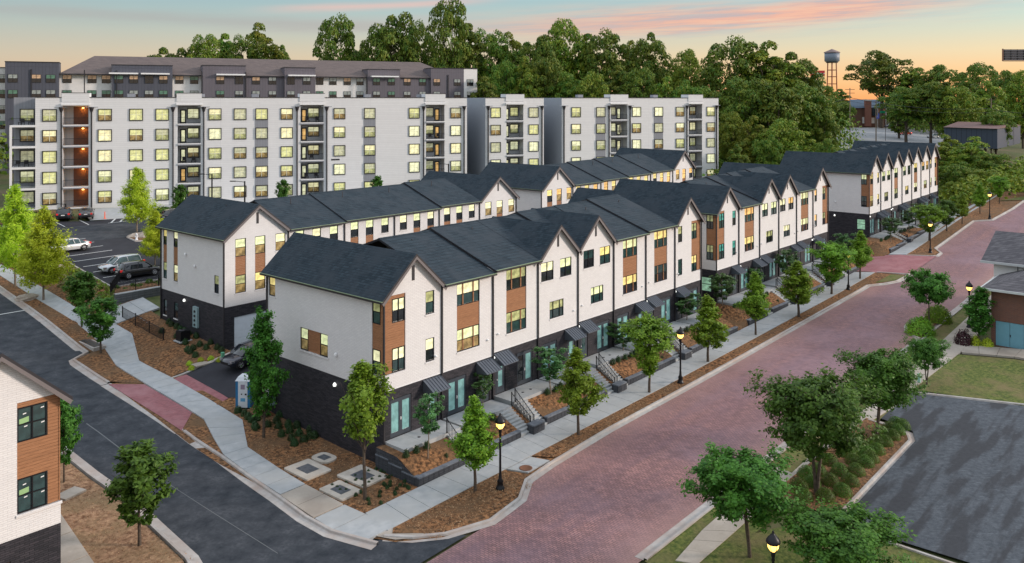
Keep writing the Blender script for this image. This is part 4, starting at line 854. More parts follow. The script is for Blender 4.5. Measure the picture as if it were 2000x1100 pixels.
def shed():
    F=240.; s=F/CF; a=atF(1844,F*1.06); c=atF(1948,F); d=atF(1993,F*1.13); z0=hz(284,F)-1; z1=hz(252,F)
    t=empty('warehouse',(c[0],c[1],z0),label='low dark blue metal warehouse with a brown roof at the right beyond the trees',cat='warehouse')
    P=[(a[0]-c[0],a[1]-c[1]),(0,0),(d[0]-c[0],d[1]-c[1])]; P.append((P[0][0]+P[2][0],P[0][1]+P[2][1])); h=z1-z0
    m,g,b_=mat('ribbed_blue_metal',.5,.2); v=objc(g,True); st=g.m('GREATER_THAN',g.m('FRACT',g.m('MULTIPLY',g.n('ShaderNodeSeparateXYZ',{0:v}).outputs[0],.5)),.93)
    g.link(g.mix(st,(.06,.075,.115),(.02,.025,.04)),b_.inputs['Base Color'])
    w=MB(); n=4
    for i in range(4):
        p,q=P[i],P[(i+1)%4]; w.quad((*p,0),(*q,0),(*q,h-(.7 if i in(1,2) else 0)),(*p,h-(.7 if i in (2,3) else 0))) if False else w.quad((*p,0),(*q,0),(*q,h),(*p,h))
    w.build('wall',m,t)
    r=MB(); k=1.03; cx=sum(p[0] for p in P)/4; cy=sum(p[1] for p in P)/4; Q=[(cx+(p[0]-cx)*k,cy+(p[1]-cy)*k) for p in P]
    r.poly([(*q,h+.05) for q in Q]); M1=((Q[0][0]+Q[3][0])/2,(Q[0][1]+Q[3][1])/2); M2=((Q[1][0]+Q[2][0])/2,(Q[1][1]+Q[2][1])/2)
    r.quad((*Q[0],h+.06),(*Q[1],h+.06),(*M2,h+1.3),(*M1,h+1.3)); r.quad((*M1,h+1.3),(*M2,h+1.3),(*Q[2],h+.06),(*Q[3],h+.06)); r.poly([(*Q[1],h+.06),(*Q[2],h+.06),(*M2,h+1.3)]); r.poly([(*Q[0],h+.06),(*M1,h+1.3),(*Q[3],h+.06)])
    r.build('roof',mflat('rusty_metal_roof',(.16,.09,.08),.7),t)
shed()
# far road, clearings
def fquad(name,pts,m,z=.25):
    P=[]
    for x,F in pts: p=atF(x,F); P.append(p)
    sheet(name,P,z,m,cell=10.)
fquad('far_road',[(1600,262),(1830,262),(1850,385),(1570,385)],M['road_pale']); fquad('far_verge',[(1600,235),(1830,235),(1830,262),(1600,262)],M['lawn'],.2)
fquad('far_yard',[(1850,150),(2060,150),(2060,238),(1850,238)],M['lawn'],.2); fquad('dirt_track',[(1935,205),(2060,215),(2060,232),(1960,226)],M['soil'],.3)
# brick commercial building at the right edge
def brick_building():
    u0,v0=86.8,17.9; z0=1.15; t=empty('commercial_building',(u0,v0,z0),label='brown brick building with grey shingle roofs and blue double doors at the right edge',cat='building')
    w=MB(); fe=lambda a,d,z:(d,-a,z); H=5.2
    wallgrid(w,fe,0,2.75,-.6,H,[(.35,2.62,0,2.25)],rev=.1); w.quad((0,0,-.6),(0,0,H),(22,0,H),(22,0,-.6)); w.quad((0,-2.75,-.6),(0,-2.75,H),(22,-2.75,H),(22,-2.75,-.6)); w.build('brick_wall',M['red_brick'],t)
    d=mflat('blue_door_paint',(.16,.36,.45),.5)
    for a,b in ((.37,1.47),(1.5,2.6)):
        m=MB(); m.box(.04,.09,-b,-a,.02,2.22); o=m.build('door_leaf',d,t)
    k=MB(); k.box(-.03,.04,-1.56,-1.50,.95,1.15); k.build('door_handle',M['trim'],t); k=MB(); k.box(-.08,.0,-2.9,-2.75,-.5,H); k.build('corner_board',M['white'],t)
    r=MB(); e=.7; n=-9; rz=H+2.3   # hipped lower roof
    r.quad((-e,e,H),(-e,n,H),(6.0,n,rz),(6.0,-5.5,rz)); r.quad((-e,e,H),(6.0,-5.5,rz),(22,-5.5,rz),(22,e,H)); r.build('lower_roof',M['shingle_grey'],t)
    g=MB(); g.box(-e-.1,-e,n,e+.1,H-.18,H+.02); g.box(-e,22,e,e+.1,H-.18,H+.02); g.box(-e,22,0,e,H-.2,H-.15); g.box(-e,0,n,e,H-.2,H-.15); g.build('gutter',mflat('pale_gutter',(.55,.58,.58),.5),t)
    x=6.9; zc=7.7-z0; m=MB(); m.box(x,22,-14,1.2,H-.5,zc); m.build('upper_wall',M['siding_far'],t)
    for i in range(7): b=MB(); b.box(x-.04,x,-.9-i*.75,-.84-i*.75,H,zc-.1); b.build('batten',M['trim'],t)
    r=MB(); ey=2.2; r.quad((x-.6,ey,zc-.05),(x-.6,-16,zc-.05),(x+4.6,-16,10.0-z0),(x+4.6,ey-.25,10.0-z0)); r.quad((x+4.6,ey-.25,10.0-z0),(x+4.6,-16,10.0-z0),(x+9.8,-16,zc),(x+9.8,ey,zc)); r.poly([(x-.6,ey,zc-.05),(x+4.6,ey-.25,10.-z0),(x+9.8,ey,zc)]); r.box(x-.7,x-.6,-16,ey+.05,zc-.25,zc-.03,1)
    r.build('upper_roof',[M['shingle_grey'],mflat('eave_trim',(.5,.52,.52),.5)],t)
brick_building()
# ---------------------------------------------------------------- trees and shrubs
def leaves(P,N,size,seed,asp=.62,jit=.6,fold=True):
    """one folded leaf per point: P centres, N preferred normals"""
    r=np.random.default_rng(seed); n=len(P); N=N+r.normal(0,jit,(n,3)); N/=np.linalg.norm(N,axis=1)[:,None]+1e-9
    A=np.cross(N,r.normal(0,1,(n,3))); A/=np.linalg.norm(A,axis=1)[:,None]+1e-9; B=np.cross(N,A)
    s=size*r.uniform(.65,1.3,n)[:,None]
    V=np.stack([P-A*s,P-B*s*asp-N*s*.12,P+A*s,P+B*s*asp-N*s*.12],1).reshape(-1,3)
    i=np.arange(n)[:,None]*4; F=np.concatenate([i+[0,1,2],i+[0,2,3]],1).reshape(-1,3); return V,F
def np_mesh(name,V,F,m):
    me=bpy.data.meshes.new(name); me.vertices.add(len(V)); me.vertices.foreach_set('co',V.astype(np.float32).ravel())
    me.loops.add(F.size); me.loops.foreach_set('vertex_index',F.astype(np.int32).ravel()); me.polygons.add(len(F)); me.polygons.foreach_set('loop_start',np.arange(0,F.size,F.shape[1],dtype=np.int32)); me.polygons.foreach_set('loop_total',np.full(len(F),F.shape[1],dtype=np.int32))
    me.materials.append(m); me.update(calc_edges=True); return me
def branchy(seed,H=6.,base=.25,wid=1.3,nb=34,nl=4200,ls=.11,prof=None,up=.9,trunk=.07,lm='leaf',bk='bark',droop=0,multi=1,asp=.62,spread=.28):
    """tree built from limbs: leaves sit along the outer part of every limb and twig"""
    r=random.Random(seed); g=np.random.default_rng(seed); mb=MB(); pts=[]
    prof=prof or (lambda t:math.sin(math.pi*min(1,(t*.92+.08))**.75)**.8)
    stems=[]
    for k in range(multi):
        a=r.uniform(0,6.28); l=(0 if multi==1 else wid*.22); top=(l*math.cos(a)+r.uniform(-.1,.1),l*math.sin(a)+r.uniform(-.1,.1),H*.97)
        st=[(0,0,-.3)]+[(top[0]*q+r.uniform(-.04,.04)*H/6*3*q*(1-q),top[1]*q+r.uniform(-.04,.04)*H/6*3*q*(1-q),H*q*.97) for q in (.12,.3,.5,.7,.88,1)]; stems.append(st)
        mb.tube(st,[trunk*1.25,trunk,trunk*.85,trunk*.65,trunk*.45,trunk*.25,.01],7)
    for i in range(nb):
        t=(i+r.random())/nb; st=stems[i%multi]; z=H*(base+(1-base)*t*.93); f=z/(H*.97)
        q=[0,.12,.3,.5,.7,.88,1.001]; j=max(k for k in range(6) if q[k]<=min(f,1)); s=(min(f,1)-q[j])/(q[j+1]-q[j]); o=Vector(st[j]).lerp(Vector(st[j+1]),s)
        a=i*2.4+r.uniform(-.5,.5); L=wid*prof(t)*r.uniform(.72,1.18); 
        if L<.1: L=.1
        rise=L*up*r.uniform(.6,1.3)*(1.25-.4*t); d=Vector((math.cos(a),math.sin(a),0)); e=o+d*L+Vector((0,0,rise-droop*L))
        m=o.lerp(e,.5)+Vector((0,0,-.06*L+droop*.2*L)); mb.tube([o,m,e],[trunk*.34,trunk*.2,.008],4,cap=False)
        w=L+.3
        n=max(6,int(nl*w/ nb/ (wid*.62+.3)))
        for c in range(5):
            s0=r.uniform(.35,1.); p0=o.lerp(m,s0*2) if s0<.5 else m.lerp(e,s0*2-1); tw=Vector((r.uniform(-1,1),r.uniform(-1,1),r.uniform(-.3,.9)-droop*.6))*L*spread; e2=p0+tw
            if L>.7: mb.tube([p0,e2],[.014*H/6,.005],3,cap=False)
            k=g.random((n//5,1)); base_=np.array(p0)[None]*(1-k)+np.array(e2)[None]*k
            pts.append(base_+g.normal(0,.10*(.6+.4*L)*H/6*1.1,(n//5,3)))
    P=np.concatenate(pts); C=np.array([0,0,H*.6]); N=P-C; N/=np.linalg.norm(N,axis=1)[:,None]+1e-9; N[:,2]+=.55
    V,F=leaves(P,N,ls,seed,asp); return (mb.mesh('trunk',M[bk]),np_mesh('crown',V,F,M[lm]))
def dome(seed,H=20.,W=7.,base=.28,nc=52,nl=6500,ls=.30,lm='leaf_forest',cone=0.,trunk=.4,open_=0.):
    """large broadleaf tree: leaf clumps on a lumpy crown, with gaps, on forked limbs"""
    r=random.Random(seed); g=np.random.default_rng(seed); mb=MB(); P=[];N=[]; Hc=H*(1-base); zc=H*base+Hc*.5
    mb.tube([(0,0,-1.5),(.1,0,H*.2),(-.1,.1,H*.45),(0,0,H*.72)],[trunk*1.2,trunk,trunk*.7,trunk*.25],7)
    for i in range(nc):
        z=-1+2*(i+.5)/nc; a=i*2.399+r.uniform(-.4,.4); rr=math.sqrt(max(0,1-z*z))*(1-cone*max(0,z)*.6)*(1 if z>-.3 else .85); k=r.uniform(.62,1.0) if r.random()>.25 else r.uniform(.3,.6)
        c=np.array([rr*math.cos(a)*W*k,rr*math.sin(a)*W*k,zc+z*Hc*.5*min(1,k*1.08)]); cr=W*r.uniform(.19,.34)*(1-.25*cone*max(0,z)); n=int(nl/nc*r.uniform(.6,1.4))
        d=g.normal(0,1,(n,3)); d/=np.linalg.norm(d,axis=1)[:,None]; d[:,2]=np.where(d[:,2]<-.35,-d[:,2],d[:,2])
        rad=g.uniform(.72,1.06,(n,1)); P.append(c+d*rad*cr*np.array([1.,1.,.72])); N.append(d+np.array([0,0,.25]))
        if i%3==0: mb.tube([(0,0,H*(base*.7+.12*r.random())),tuple(c*[.5,.5,1]-[0,0,cr*.6+1.0]),tuple(c)],[trunk*.35,trunk*.2,.04],5,cap=False)
    V,F=leaves(np.concatenate(P),np.concatenate(N),ls,seed,.7,.45); return (mb.mesh('trunk',M['bark']),np_mesh('crown',V,F,M[lm]))
def plant(proto,x,y,z,h,w,label,cat='tree',group=None,name='tree',rz=None):
    """proto=(trunk,crown,H,W) scaled to height h and half-width w"""
    t,c,H,W=proto; o=empty(name,(x,y,z),random.uniform(0,6.28) if rz is None else rz,label=label,cat=cat,group=group); o.scale=(w/W,w/W,h/H)
    if t: inst('trunk',t,o)
    inst('crown' if cat=='tree' else 'foliage',c,o); return o
oval=lambda t:(max(0,math.sin(math.pi*(t*.9+.06)))**.7)
coni=lambda t:(1-t)**.75*min(1,.45+t*4)
YT=[branchy(20+i,6,.2,1.25,48,9500,.080,prof=p,up=u,lm=l,spread=.36)+(6,1.22) for i,(p,u,l) in enumerate(((oval,1.3,'leaf'),(coni,.75,'leaf'),(coni,.6,'leaf'),(oval,.8,'leaf_dark')))]
SPROUT=branchy(31,6,.30,1.1,50,6400,.085,prof=lambda t:(.65+1.6*t if t<.25 else 1.12-1.0*t),up=1.9,lm='leaf')+(6,1.15)
DENSE=branchy(32,6,.12,1.1,54,9500,.080,prof=lambda t:max(.12,min(1,.5+2.2*t)*(1.1-.85*t)),up=1.6,lm='leaf_dark')+(6,1.2)
SMALL=[branchy(40+i,3.6,.36,.72,28,3000,.065,prof=oval,up=.7,trunk=.03,lm='leaf_blue',bk='bark_pale')+(3.6,.75) for i in range(2)]
BIGL=branchy(45,6,.2,1.25,38,5600,.13,prof=oval,up=.8,lm='leaf_dark',asp=.5)+(6,1.3)
LIME=[branchy(50+i,8,.14,1.9,70,16000,.115,prof=lambda t:max(.12,(1-t)**.65)*min(1,.55+t*3),up=.4,lm='leaf_lime',bk='bark_pale',asp=.34,spread=.36)+(8,1.75) for i in range(2)]
MYR=[branchy(60+i,5.5,.34,2.1,62,16000,.085,prof=lambda t:max(.3,math.sin(math.pi*(t*.75+.2))**.6),up=.55,lm='leaf_dark',multi=3,trunk=.075,spread=.36)+(5.5,2.2) for i in range(2)]
VASE=branchy(64,4,.45,1.9,52,11000,.08,prof=lambda t:max(.35,1-.55*abs(t-.35)),up=.35,lm='leaf_dark',trunk=.06,spread=.3)+(4,2.15)
BG=[dome(70,20,7,.22,70,17000,.27,'leaf_forest')+(20,7.6),dome(71,20,6,.15,66,15000,.27,'leaf_forest2',.5)+(20,6.6),dome(72,20,7.5,.34,50,10500,.28,'leaf_forest')+(20,8.2),dome(73,20,5.2,.12,66,15000,.26,'leaf_forest',.9)+(20,5.9),dome(74,20,8,.18,80,18000,.27,'leaf_forest2')+(20,8.6),dome(75,20,7,.38,42,9000,.28,'leaf_forest',.3)+(20,7.8)]
def shrubm(seed,nl,ls,lm,flat=.75,rnd=.12):
    g=np.random.default_rng(seed); d=g.normal(0,1,(nl,3)); d/=np.linalg.norm(d,axis=1)[:,None]; d[:,2]=np.abs(d[:,2]); rad=1+g.normal(0,rnd,(nl,1))*1.; rad=np.minimum(rad,1.15)-g.random((nl,1))**3*.3
    P=d*rad*np.array([.5,.5,flat]); V,F=leaves(P,d,ls,seed,.7,.5); return np_mesh('foliage',V,F,M[lm])
BALL=shrubm(80,2200,.026,'leaf_ball',.62,.015); LOOSE=shrubm(81,420,.075,'leaf_shrub',.7,.16); PURP=shrubm(82,600,.06,'leaf_purple',.8,.12); LIMEB=shrubm(83,500,.06,'leaf_lime',.7,.12); ROUND=shrubm(84,2200,.035,'leaf',.75,.06); TUFT=shrubm(85,160,.16,'straw',.9,.3)
def hc(x,y0,y1,wpx,dz=.05):
    """foot (x,y0) on the ground, top y1, crown width wpx -> position, height, half width"""
    u,v,z=at(x,y0,dz); F=u*CC+v*CS; return u,v,z,(y0-y1)*F/CF,wpx/2*F/CF
random.seed(21)
G1='young street trees in the mulch strip along the paved street'
for i,(x,y0,y1,w,p,lb) in enumerate([(928,960,768,104,YT[1],'leafy oval street tree left of the nearest lit lamp post at the corner'),(1130,850,672,98,YT[2],'broad street tree in front of the second garden bed, between the first two lamps'),(1268,768,622,86,YT[0],'street tree just left of the second lamp post'),(1383,708,572,84,YT[2],'street tree just right of the second lamp post'),(1476,655,527,66,YT[1],'street tree by the right end of the corner townhouse row'),(1560,620,505,84,YT[2],'wide street tree before the left half of the middle townhouse row'),(1624,575,477,72,YT[0],'street tree just left of the third lamp post'),(1680,545,447,56,YT[1],'street tree just right of the third lamp post beside the red driveway'),(1815,470,402,54,YT[0],'bright street tree behind the fourth lamp post'),(1849,452,390,42,YT[3],'street tree right of the fourth lamp post'),(1879,438,377,34,YT[2],'street tree midway between the fourth and fifth lamps'),(1914,418,358,34,YT[1],'street tree just left of the fifth lamp post'),(1952,398,346,32,YT[0],'street tree just right of the fifth lamp post')]):
    u,v,z,h,r=hc(x,y0,y1,w); o=plant(p,u,v,z,h,r,lb,group=G1,name='street_tree')
G2='small garden trees in the raised beds before the doors'
beds=[(836,778,895,62,3.4),(942,808,727,42,0),(1076,775,678,70,0),(1218,700,628,62,0),(1340,640,570,56,0),(1412,612,533,56,0),(1467,580,522,44,0),(1535,560,487,48,0),(1652,516,455,42,0),(1740,474,424,42,0),(1775,452,410,34,0),(1798,435,396,30,0)]
lbs=['small dark tree in the first mulch bed by the corner doors','thin sapling beside the second awning','small tree in the bed between the first stair pair and the next','small tree in the bed between the second and third stair pairs','small tree by the last awning of the corner row','small tree at the near end of the middle row','small tree under the second awning pair of the middle row','small tree before the fourth house of the middle row','slim tree at the near corner of the far row','small tree before the first doors of the far row','small tree before the third house of the far row','small tree before the fifth house of the far row']
for (x,a,b,w,_),lb in zip([(836,893,768,60,0)]+beds[1:],lbs):
    F=None; u,v,z=at(x,a,1.0); F=u*CC+v*CS; plant(random.choice(SMALL),u,v,z-.1,(a-b)*F/CF,w/2*F/CF,lb,group=G2,name='garden_tree')
for x,y0,y1,w,p,lb in [(713,975,703,112,SPROUT,'tall upright tree with wild sprouting shoots among the utility covers at the corner'),(515,855,606,92,DENSE,'dense upright tree on the mulch beside the blue portable toilet'),(197,690,580,66,YT[3],'tree on the mulch strip at the mouth of the side street driveway'),(160,640,530,58,BIGL,'dark round tree beside the walkway by the retaining wall'),(85,588,396,96,LIME[0],'tall yellow-green tree by the walk in front of the parking rows'),(30,560,352,90,LIME[1],'yellow-green feathery tree near the left edge, behind the boulder'),(125,942,775,60,BIGL,'dark tree beside the cropped corner house'),(273,1065,865,122,BIGL,'large-leaved young tree on the bare soil verge of the side street'),(267,452,321,68,LIME[1],'lime green tree on the parking island before the white apartments'),(303,520,405,60,LIME[0],'lime tree half hidden by the end wall of the back townhouse row'),(352,440,360,30,BIGL,'small dark tree showing over the ridge, right of the lime island tree'),(553,440,350,28,BIGL,'small dark tree behind the back row roofs, before the long block'),(737,400,343,26,BIGL,'small tree peeking over the back row ridge near the spandrel windows'),(1390,345,300,36,LIME[0],'yellow-green tree at the right corner of the second apartment block'),(1490,330,285,44,LIME[1],'pale tree behind the middle row roofs at the wood edge')]:
    u,v,z,h,r=hc(x,y0,y1,w); plant(p,u,v,z,h,r,lb,name='tree')
for x,y0,y1,w,p,lb in [(1595,965,742,205,MYR[0],'big spreading tree over the clipped hedge balls by the dark parking lot'),(1712,858,692,145,MYR[1],'spreading tree at the far end of the hedge bed'),(1465,1088,893,202,MYR[1],'broad tree at the bottom, left of the nearest right-hand lamp'),(1640,1160,1005,215,MYR[0],'treetop at the bottom edge beside the parking lot kerb'),(1815,640,537,106,VASE,'flat-topped tree on the small street island'),(1810,752,664,72,MYR[0],'small dark tree on the lawn strip by the parking lot'),(1912,672,562,70,DENSE,'bushy evergreen against the brick building')]:
    u,v,z,h,r=hc(x,y0,y1,w); plant(p,u,v,z,h,r,lb,name='tree')
u,v,z,h,r=hc(75,1150,1062,70); plant(DENSE,u,v,z,h,r,'bush poking up at the bottom left before the dark brick wall',cat='shrub',name='shrub')
# woods behind: every tree one can tell apart
G3='trees of the wood behind the apartment blocks'
bg=[(318,98,235,84),(360,88,240,84),(402,80,236,84),(438,66,245,78),(478,80,236,70),(512,55,240,96),(546,92,250,52),(640,108,262,34),(662,42,236,90),(703,92,250,56),(738,66,240,70),(772,22,236,112),(812,52,246,66),(850,88,255,52),(880,10,236,90),(916,46,242,92),(952,68,246,92),(992,72,250,86),(1022,88,246,84),(1056,64,240,80),(1100,52,244,104),(1150,66,242,90),(1188,70,236,96),(1228,88,246,68),(1268,68,238,78),(1304,112,246,66),(1344,108,232,76),(1386,122,228,66),(1441,86,215,142),(1500,92,212,140),(1548,108,216,110),(1590,150,226,80),(1608,172,400,56),(1642,174,410,52)]
mid=[(945,150,205,78),(988,128,214,74),(1030,118,212,70),(1068,104,214,74),(1112,138,210,84),(1156,150,206,78),(1204,128,212,84),(1252,142,208,80),(1300,156,206,78),(1348,160,202,78),(1400,176,198,84),(1452,160,192,104),(1512,152,188,122),(1570,172,192,104),(1605,208,190,62),(1430,226,182,70),(1475,232,176,82),(1528,240,172,92),(1576,262,170,80),(1500,266,165,60),(1440,282,160,52),(1550,286,158,60),(1615,268,164,48)]
ri=[(1640,196,300,58),(1655,200,440,40),(1722,98,380,128),(1790,138,372,92),(1832,124,365,94),(1770,168,290,104),(1818,158,286,96),(1866,176,282,86),(1908,130,350,82),(1925,164,290,84),(1968,136,320,80),(1998,146,310,76),(1885,152,330,60),(1756,176,315,60),(1945,214,254,60)]
fr=[(1848,268,190,76),(1896,272,182,98),(1930,296,178,76),(1960,322,174,64),(1868,318,172,72),(1922,334,166,80),(1985,352,162,60),(1862,358,160,46),(1998,372,160,60),(1840,296,196,44)]
k=0
for lst,txt in ((bg,'tall wood tree on the skyline'),(mid,'leafy tree in the near edge of the wood'),(ri,'tree in the far right neighbourhood'),(fr,'dense tree beyond the far end of the townhouse street')):
    ordn=['first','second','third','fourth','fifth','sixth','seventh','eighth','ninth','tenth','eleventh','twelfth','thirteenth','fourteenth','fifteenth','sixteenth','seventeenth','eighteenth','nineteenth','twentieth']; ordn+=['twenty-'+a for a in ordn[:9]]+['thirtieth','thirty-first','thirty-second','thirty-third','thirty-fourth','thirty-fifth','thirty-sixth']
    L=sorted(lst); 
    for j,(x,y1,F,w) in enumerate(L):
        u,v=atF(x,F); z=zg(u,v)-.6; p=BG[(j*5+k)%6] if lst is not fr else BG[[0,1,4][j%3]]; 
        if lst is ri and x in(1770,1818,1722): p=BG[5]
        if lst is bg and 640<x<900: p=BG[[2,5][j%2]]
        plant(p,u,v,z,hz(y1,F)-z,w/2*F/CF*1.08,'%s, %s from the left'%(txt,ordn[j]),group=G3 if lst in(bg,mid) else None,name='wood_tree')
    k+=3
# undergrowth filling the wood floor and the far horizon: one mass each
def mass_foliage(name,label,rect,n,hmin,hmax,ls,m,seed):
    g=np.random.default_rng(seed); P=[];N=[]
    for _ in range(n):
        x=g.uniform(rect[0],rect[1]); F=g.uniform(rect[2],rect[3]); u,v=atF(x,F); z=zg(u,v); h=g.uniform(hmin,hmax); r=h*g.uniform(.5,.8); k=70
        d=g.normal(0,1,(k,3)); d/=np.linalg.norm(d,axis=1)[:,None]; d[:,2]=np.abs(d[:,2]); P.append(np.array([u,v,z+h*.2])+d*np.array([r,r,h*.8])); N.append(d)
    V,F_=leaves(np.concatenate(P),np.concatenate(N),ls,seed,.7,.5); o=bpy.data.objects.new(name,np_mesh(name,V,F_,M[m])); link(o); tag(o,label,'undergrowth',kind='stuff')
mass_foliage('undergrowth','green undergrowth at the foot of the wood behind the apartments',(935,1640,200,262),330,7,14,.42,'leaf_forest',91)
mass_foliage('undergrowth','brushy thicket behind the middle and far townhouse rows',(1380,1650,150,200),200,2.5,5.5,.34,'leaf_forest',92)
mass_foliage('distant_woodland','far-off low woodland along the right horizon',(1600,2150,440,560),380,7,13,.9,'leaf_forest',93)
mass_foliage('distant_woodland','low trees between the far road and the warehouse',(1760,2150,345,430),190,6,11,.6,'leaf_forest',98)
mass_foliage('thicket','low brush between the far road and the far townhouse row',(1600,1700,196,250),70,1.5,3,.3,'leaf_forest',99)
mass_foliage('distant_woodland','far-off woodland seen low at the left horizon',(-250,330,230,330),260,8,15,.9,'leaf_forest',94)
mass_foliage('distant_woodland','far-off woodland behind the slate grey building',(280,1500,280,420),420,9,15,.9,'leaf_forest',95)
mass_foliage('thicket','green thicket right of the far townhouse row',(1836,2100,150,200),130,2.5,5,.34,'leaf_forest2',96)
mass_foliage('thicket','trees at the left edge beside the apartment corner',(-120,14,150,200),60,6,12,.5,'leaf_forest',97)
# ---------------------------------------------------------------- front gardens: patios, steps, railings, planter walls
BLK={}
def block_wall(t,p,q,z0,z1,th=.28,name='block',m='block',bl=.42,bh=.17):
    """dry-laid wall of single blocks with cap stones; p,q plan ends (local to t)"""
    L=math.hypot(q[0]-p[0],q[1]-p[1]); a=math.atan2(q[1]-p[1],q[0]-p[0]); n=max(1,round(L/bl)); rows=max(1,round((z1-z0)/bh)); w=L/n; hh=(z1-z0-.07)/rows
    key=(round(w,2),round(hh,2),th)
    if key not in BLK:
        b=MB(); b.box(.006,w-.006,-th/2,th/2,.005,hh-.005); c=MB(); c.box(.005,w-.005,-th/2-.03,th/2+.03,0,.075); BLK[key]=(b.mesh('block',M[m]),c.mesh('cap_stone',M['cap']))
    bm,cm=BLK[key]
    for r in range(rows):
        for i in range(n):
            s=(i+(.0 if r%2==0 else 0.))*w; e=random.uniform(-.012,.012)
            inst(name,bm,t,(p[0]+math.cos(a)*s-math.sin(a)*e,p[1]+math.sin(a)*s+math.cos(a)*e,z0+r*hh),a)
    for i in range(n): inst('cap_stone',cm,t,(p[0]+math.cos(a)*i*w,p[1]+math.sin(a)*i*w,z1-.07),a)
def railing(x,y0,z0,y1,z1,lab):
    """sloping stair rail from (x,y0,z0) down to (x,y1,z1), with a short level piece at the top"""
    t=empty('stair_railing',(x,y0,z0),label=lab,cat='railing',group='black stair railings'); L=y0-y1; H=.95; dz=z1-z0
    m=MB()
    for yy,zz in ((0,0),(-L,dz)): m.box(-.03,.03,yy-.03,yy+.03,zz,zz+H+.08)
    m.build('post',M['black'],t)
    m=MB(); m.tube([(0,0,H),(0,-L,dz+H)],.028,5); m.tube([(0,0,.14),(0,-L,dz+.14)],.02,4); m.build('hand_rail',M['black'],t)
    n=int(L/.13); b=MB(); 
    for i in range(1,n): s=i/n; b.box(-.01,.01,-L*s-.01,-L*s+.01,dz*s+.13,dz*s+H)
    b.build('baluster',M['black'],t,kind='stuff')
HEDGE=[]
ORD=['first','second','third','fourth','fifth','sixth','seventh','eighth','ninth','tenth','eleventh','twelfth']+['%sth'%a for a in ('thirteen','fourteen','fifteen','sixteen','seventeen','eighteen','nineteen')]+['twentieth']+['twenty-'+a for a in ('first','second','third','fourth','fifth','sixth','seventh','eighth','ninth')]+['thirtieth']+['thirty-'+a for a in ('first','second','third','fourth','fifth','sixth','seventh','eighth','ninth')]+['fortieth']+['forty-'+a for a in ('first','second','third','fourth','fifth','sixth','seventh')]
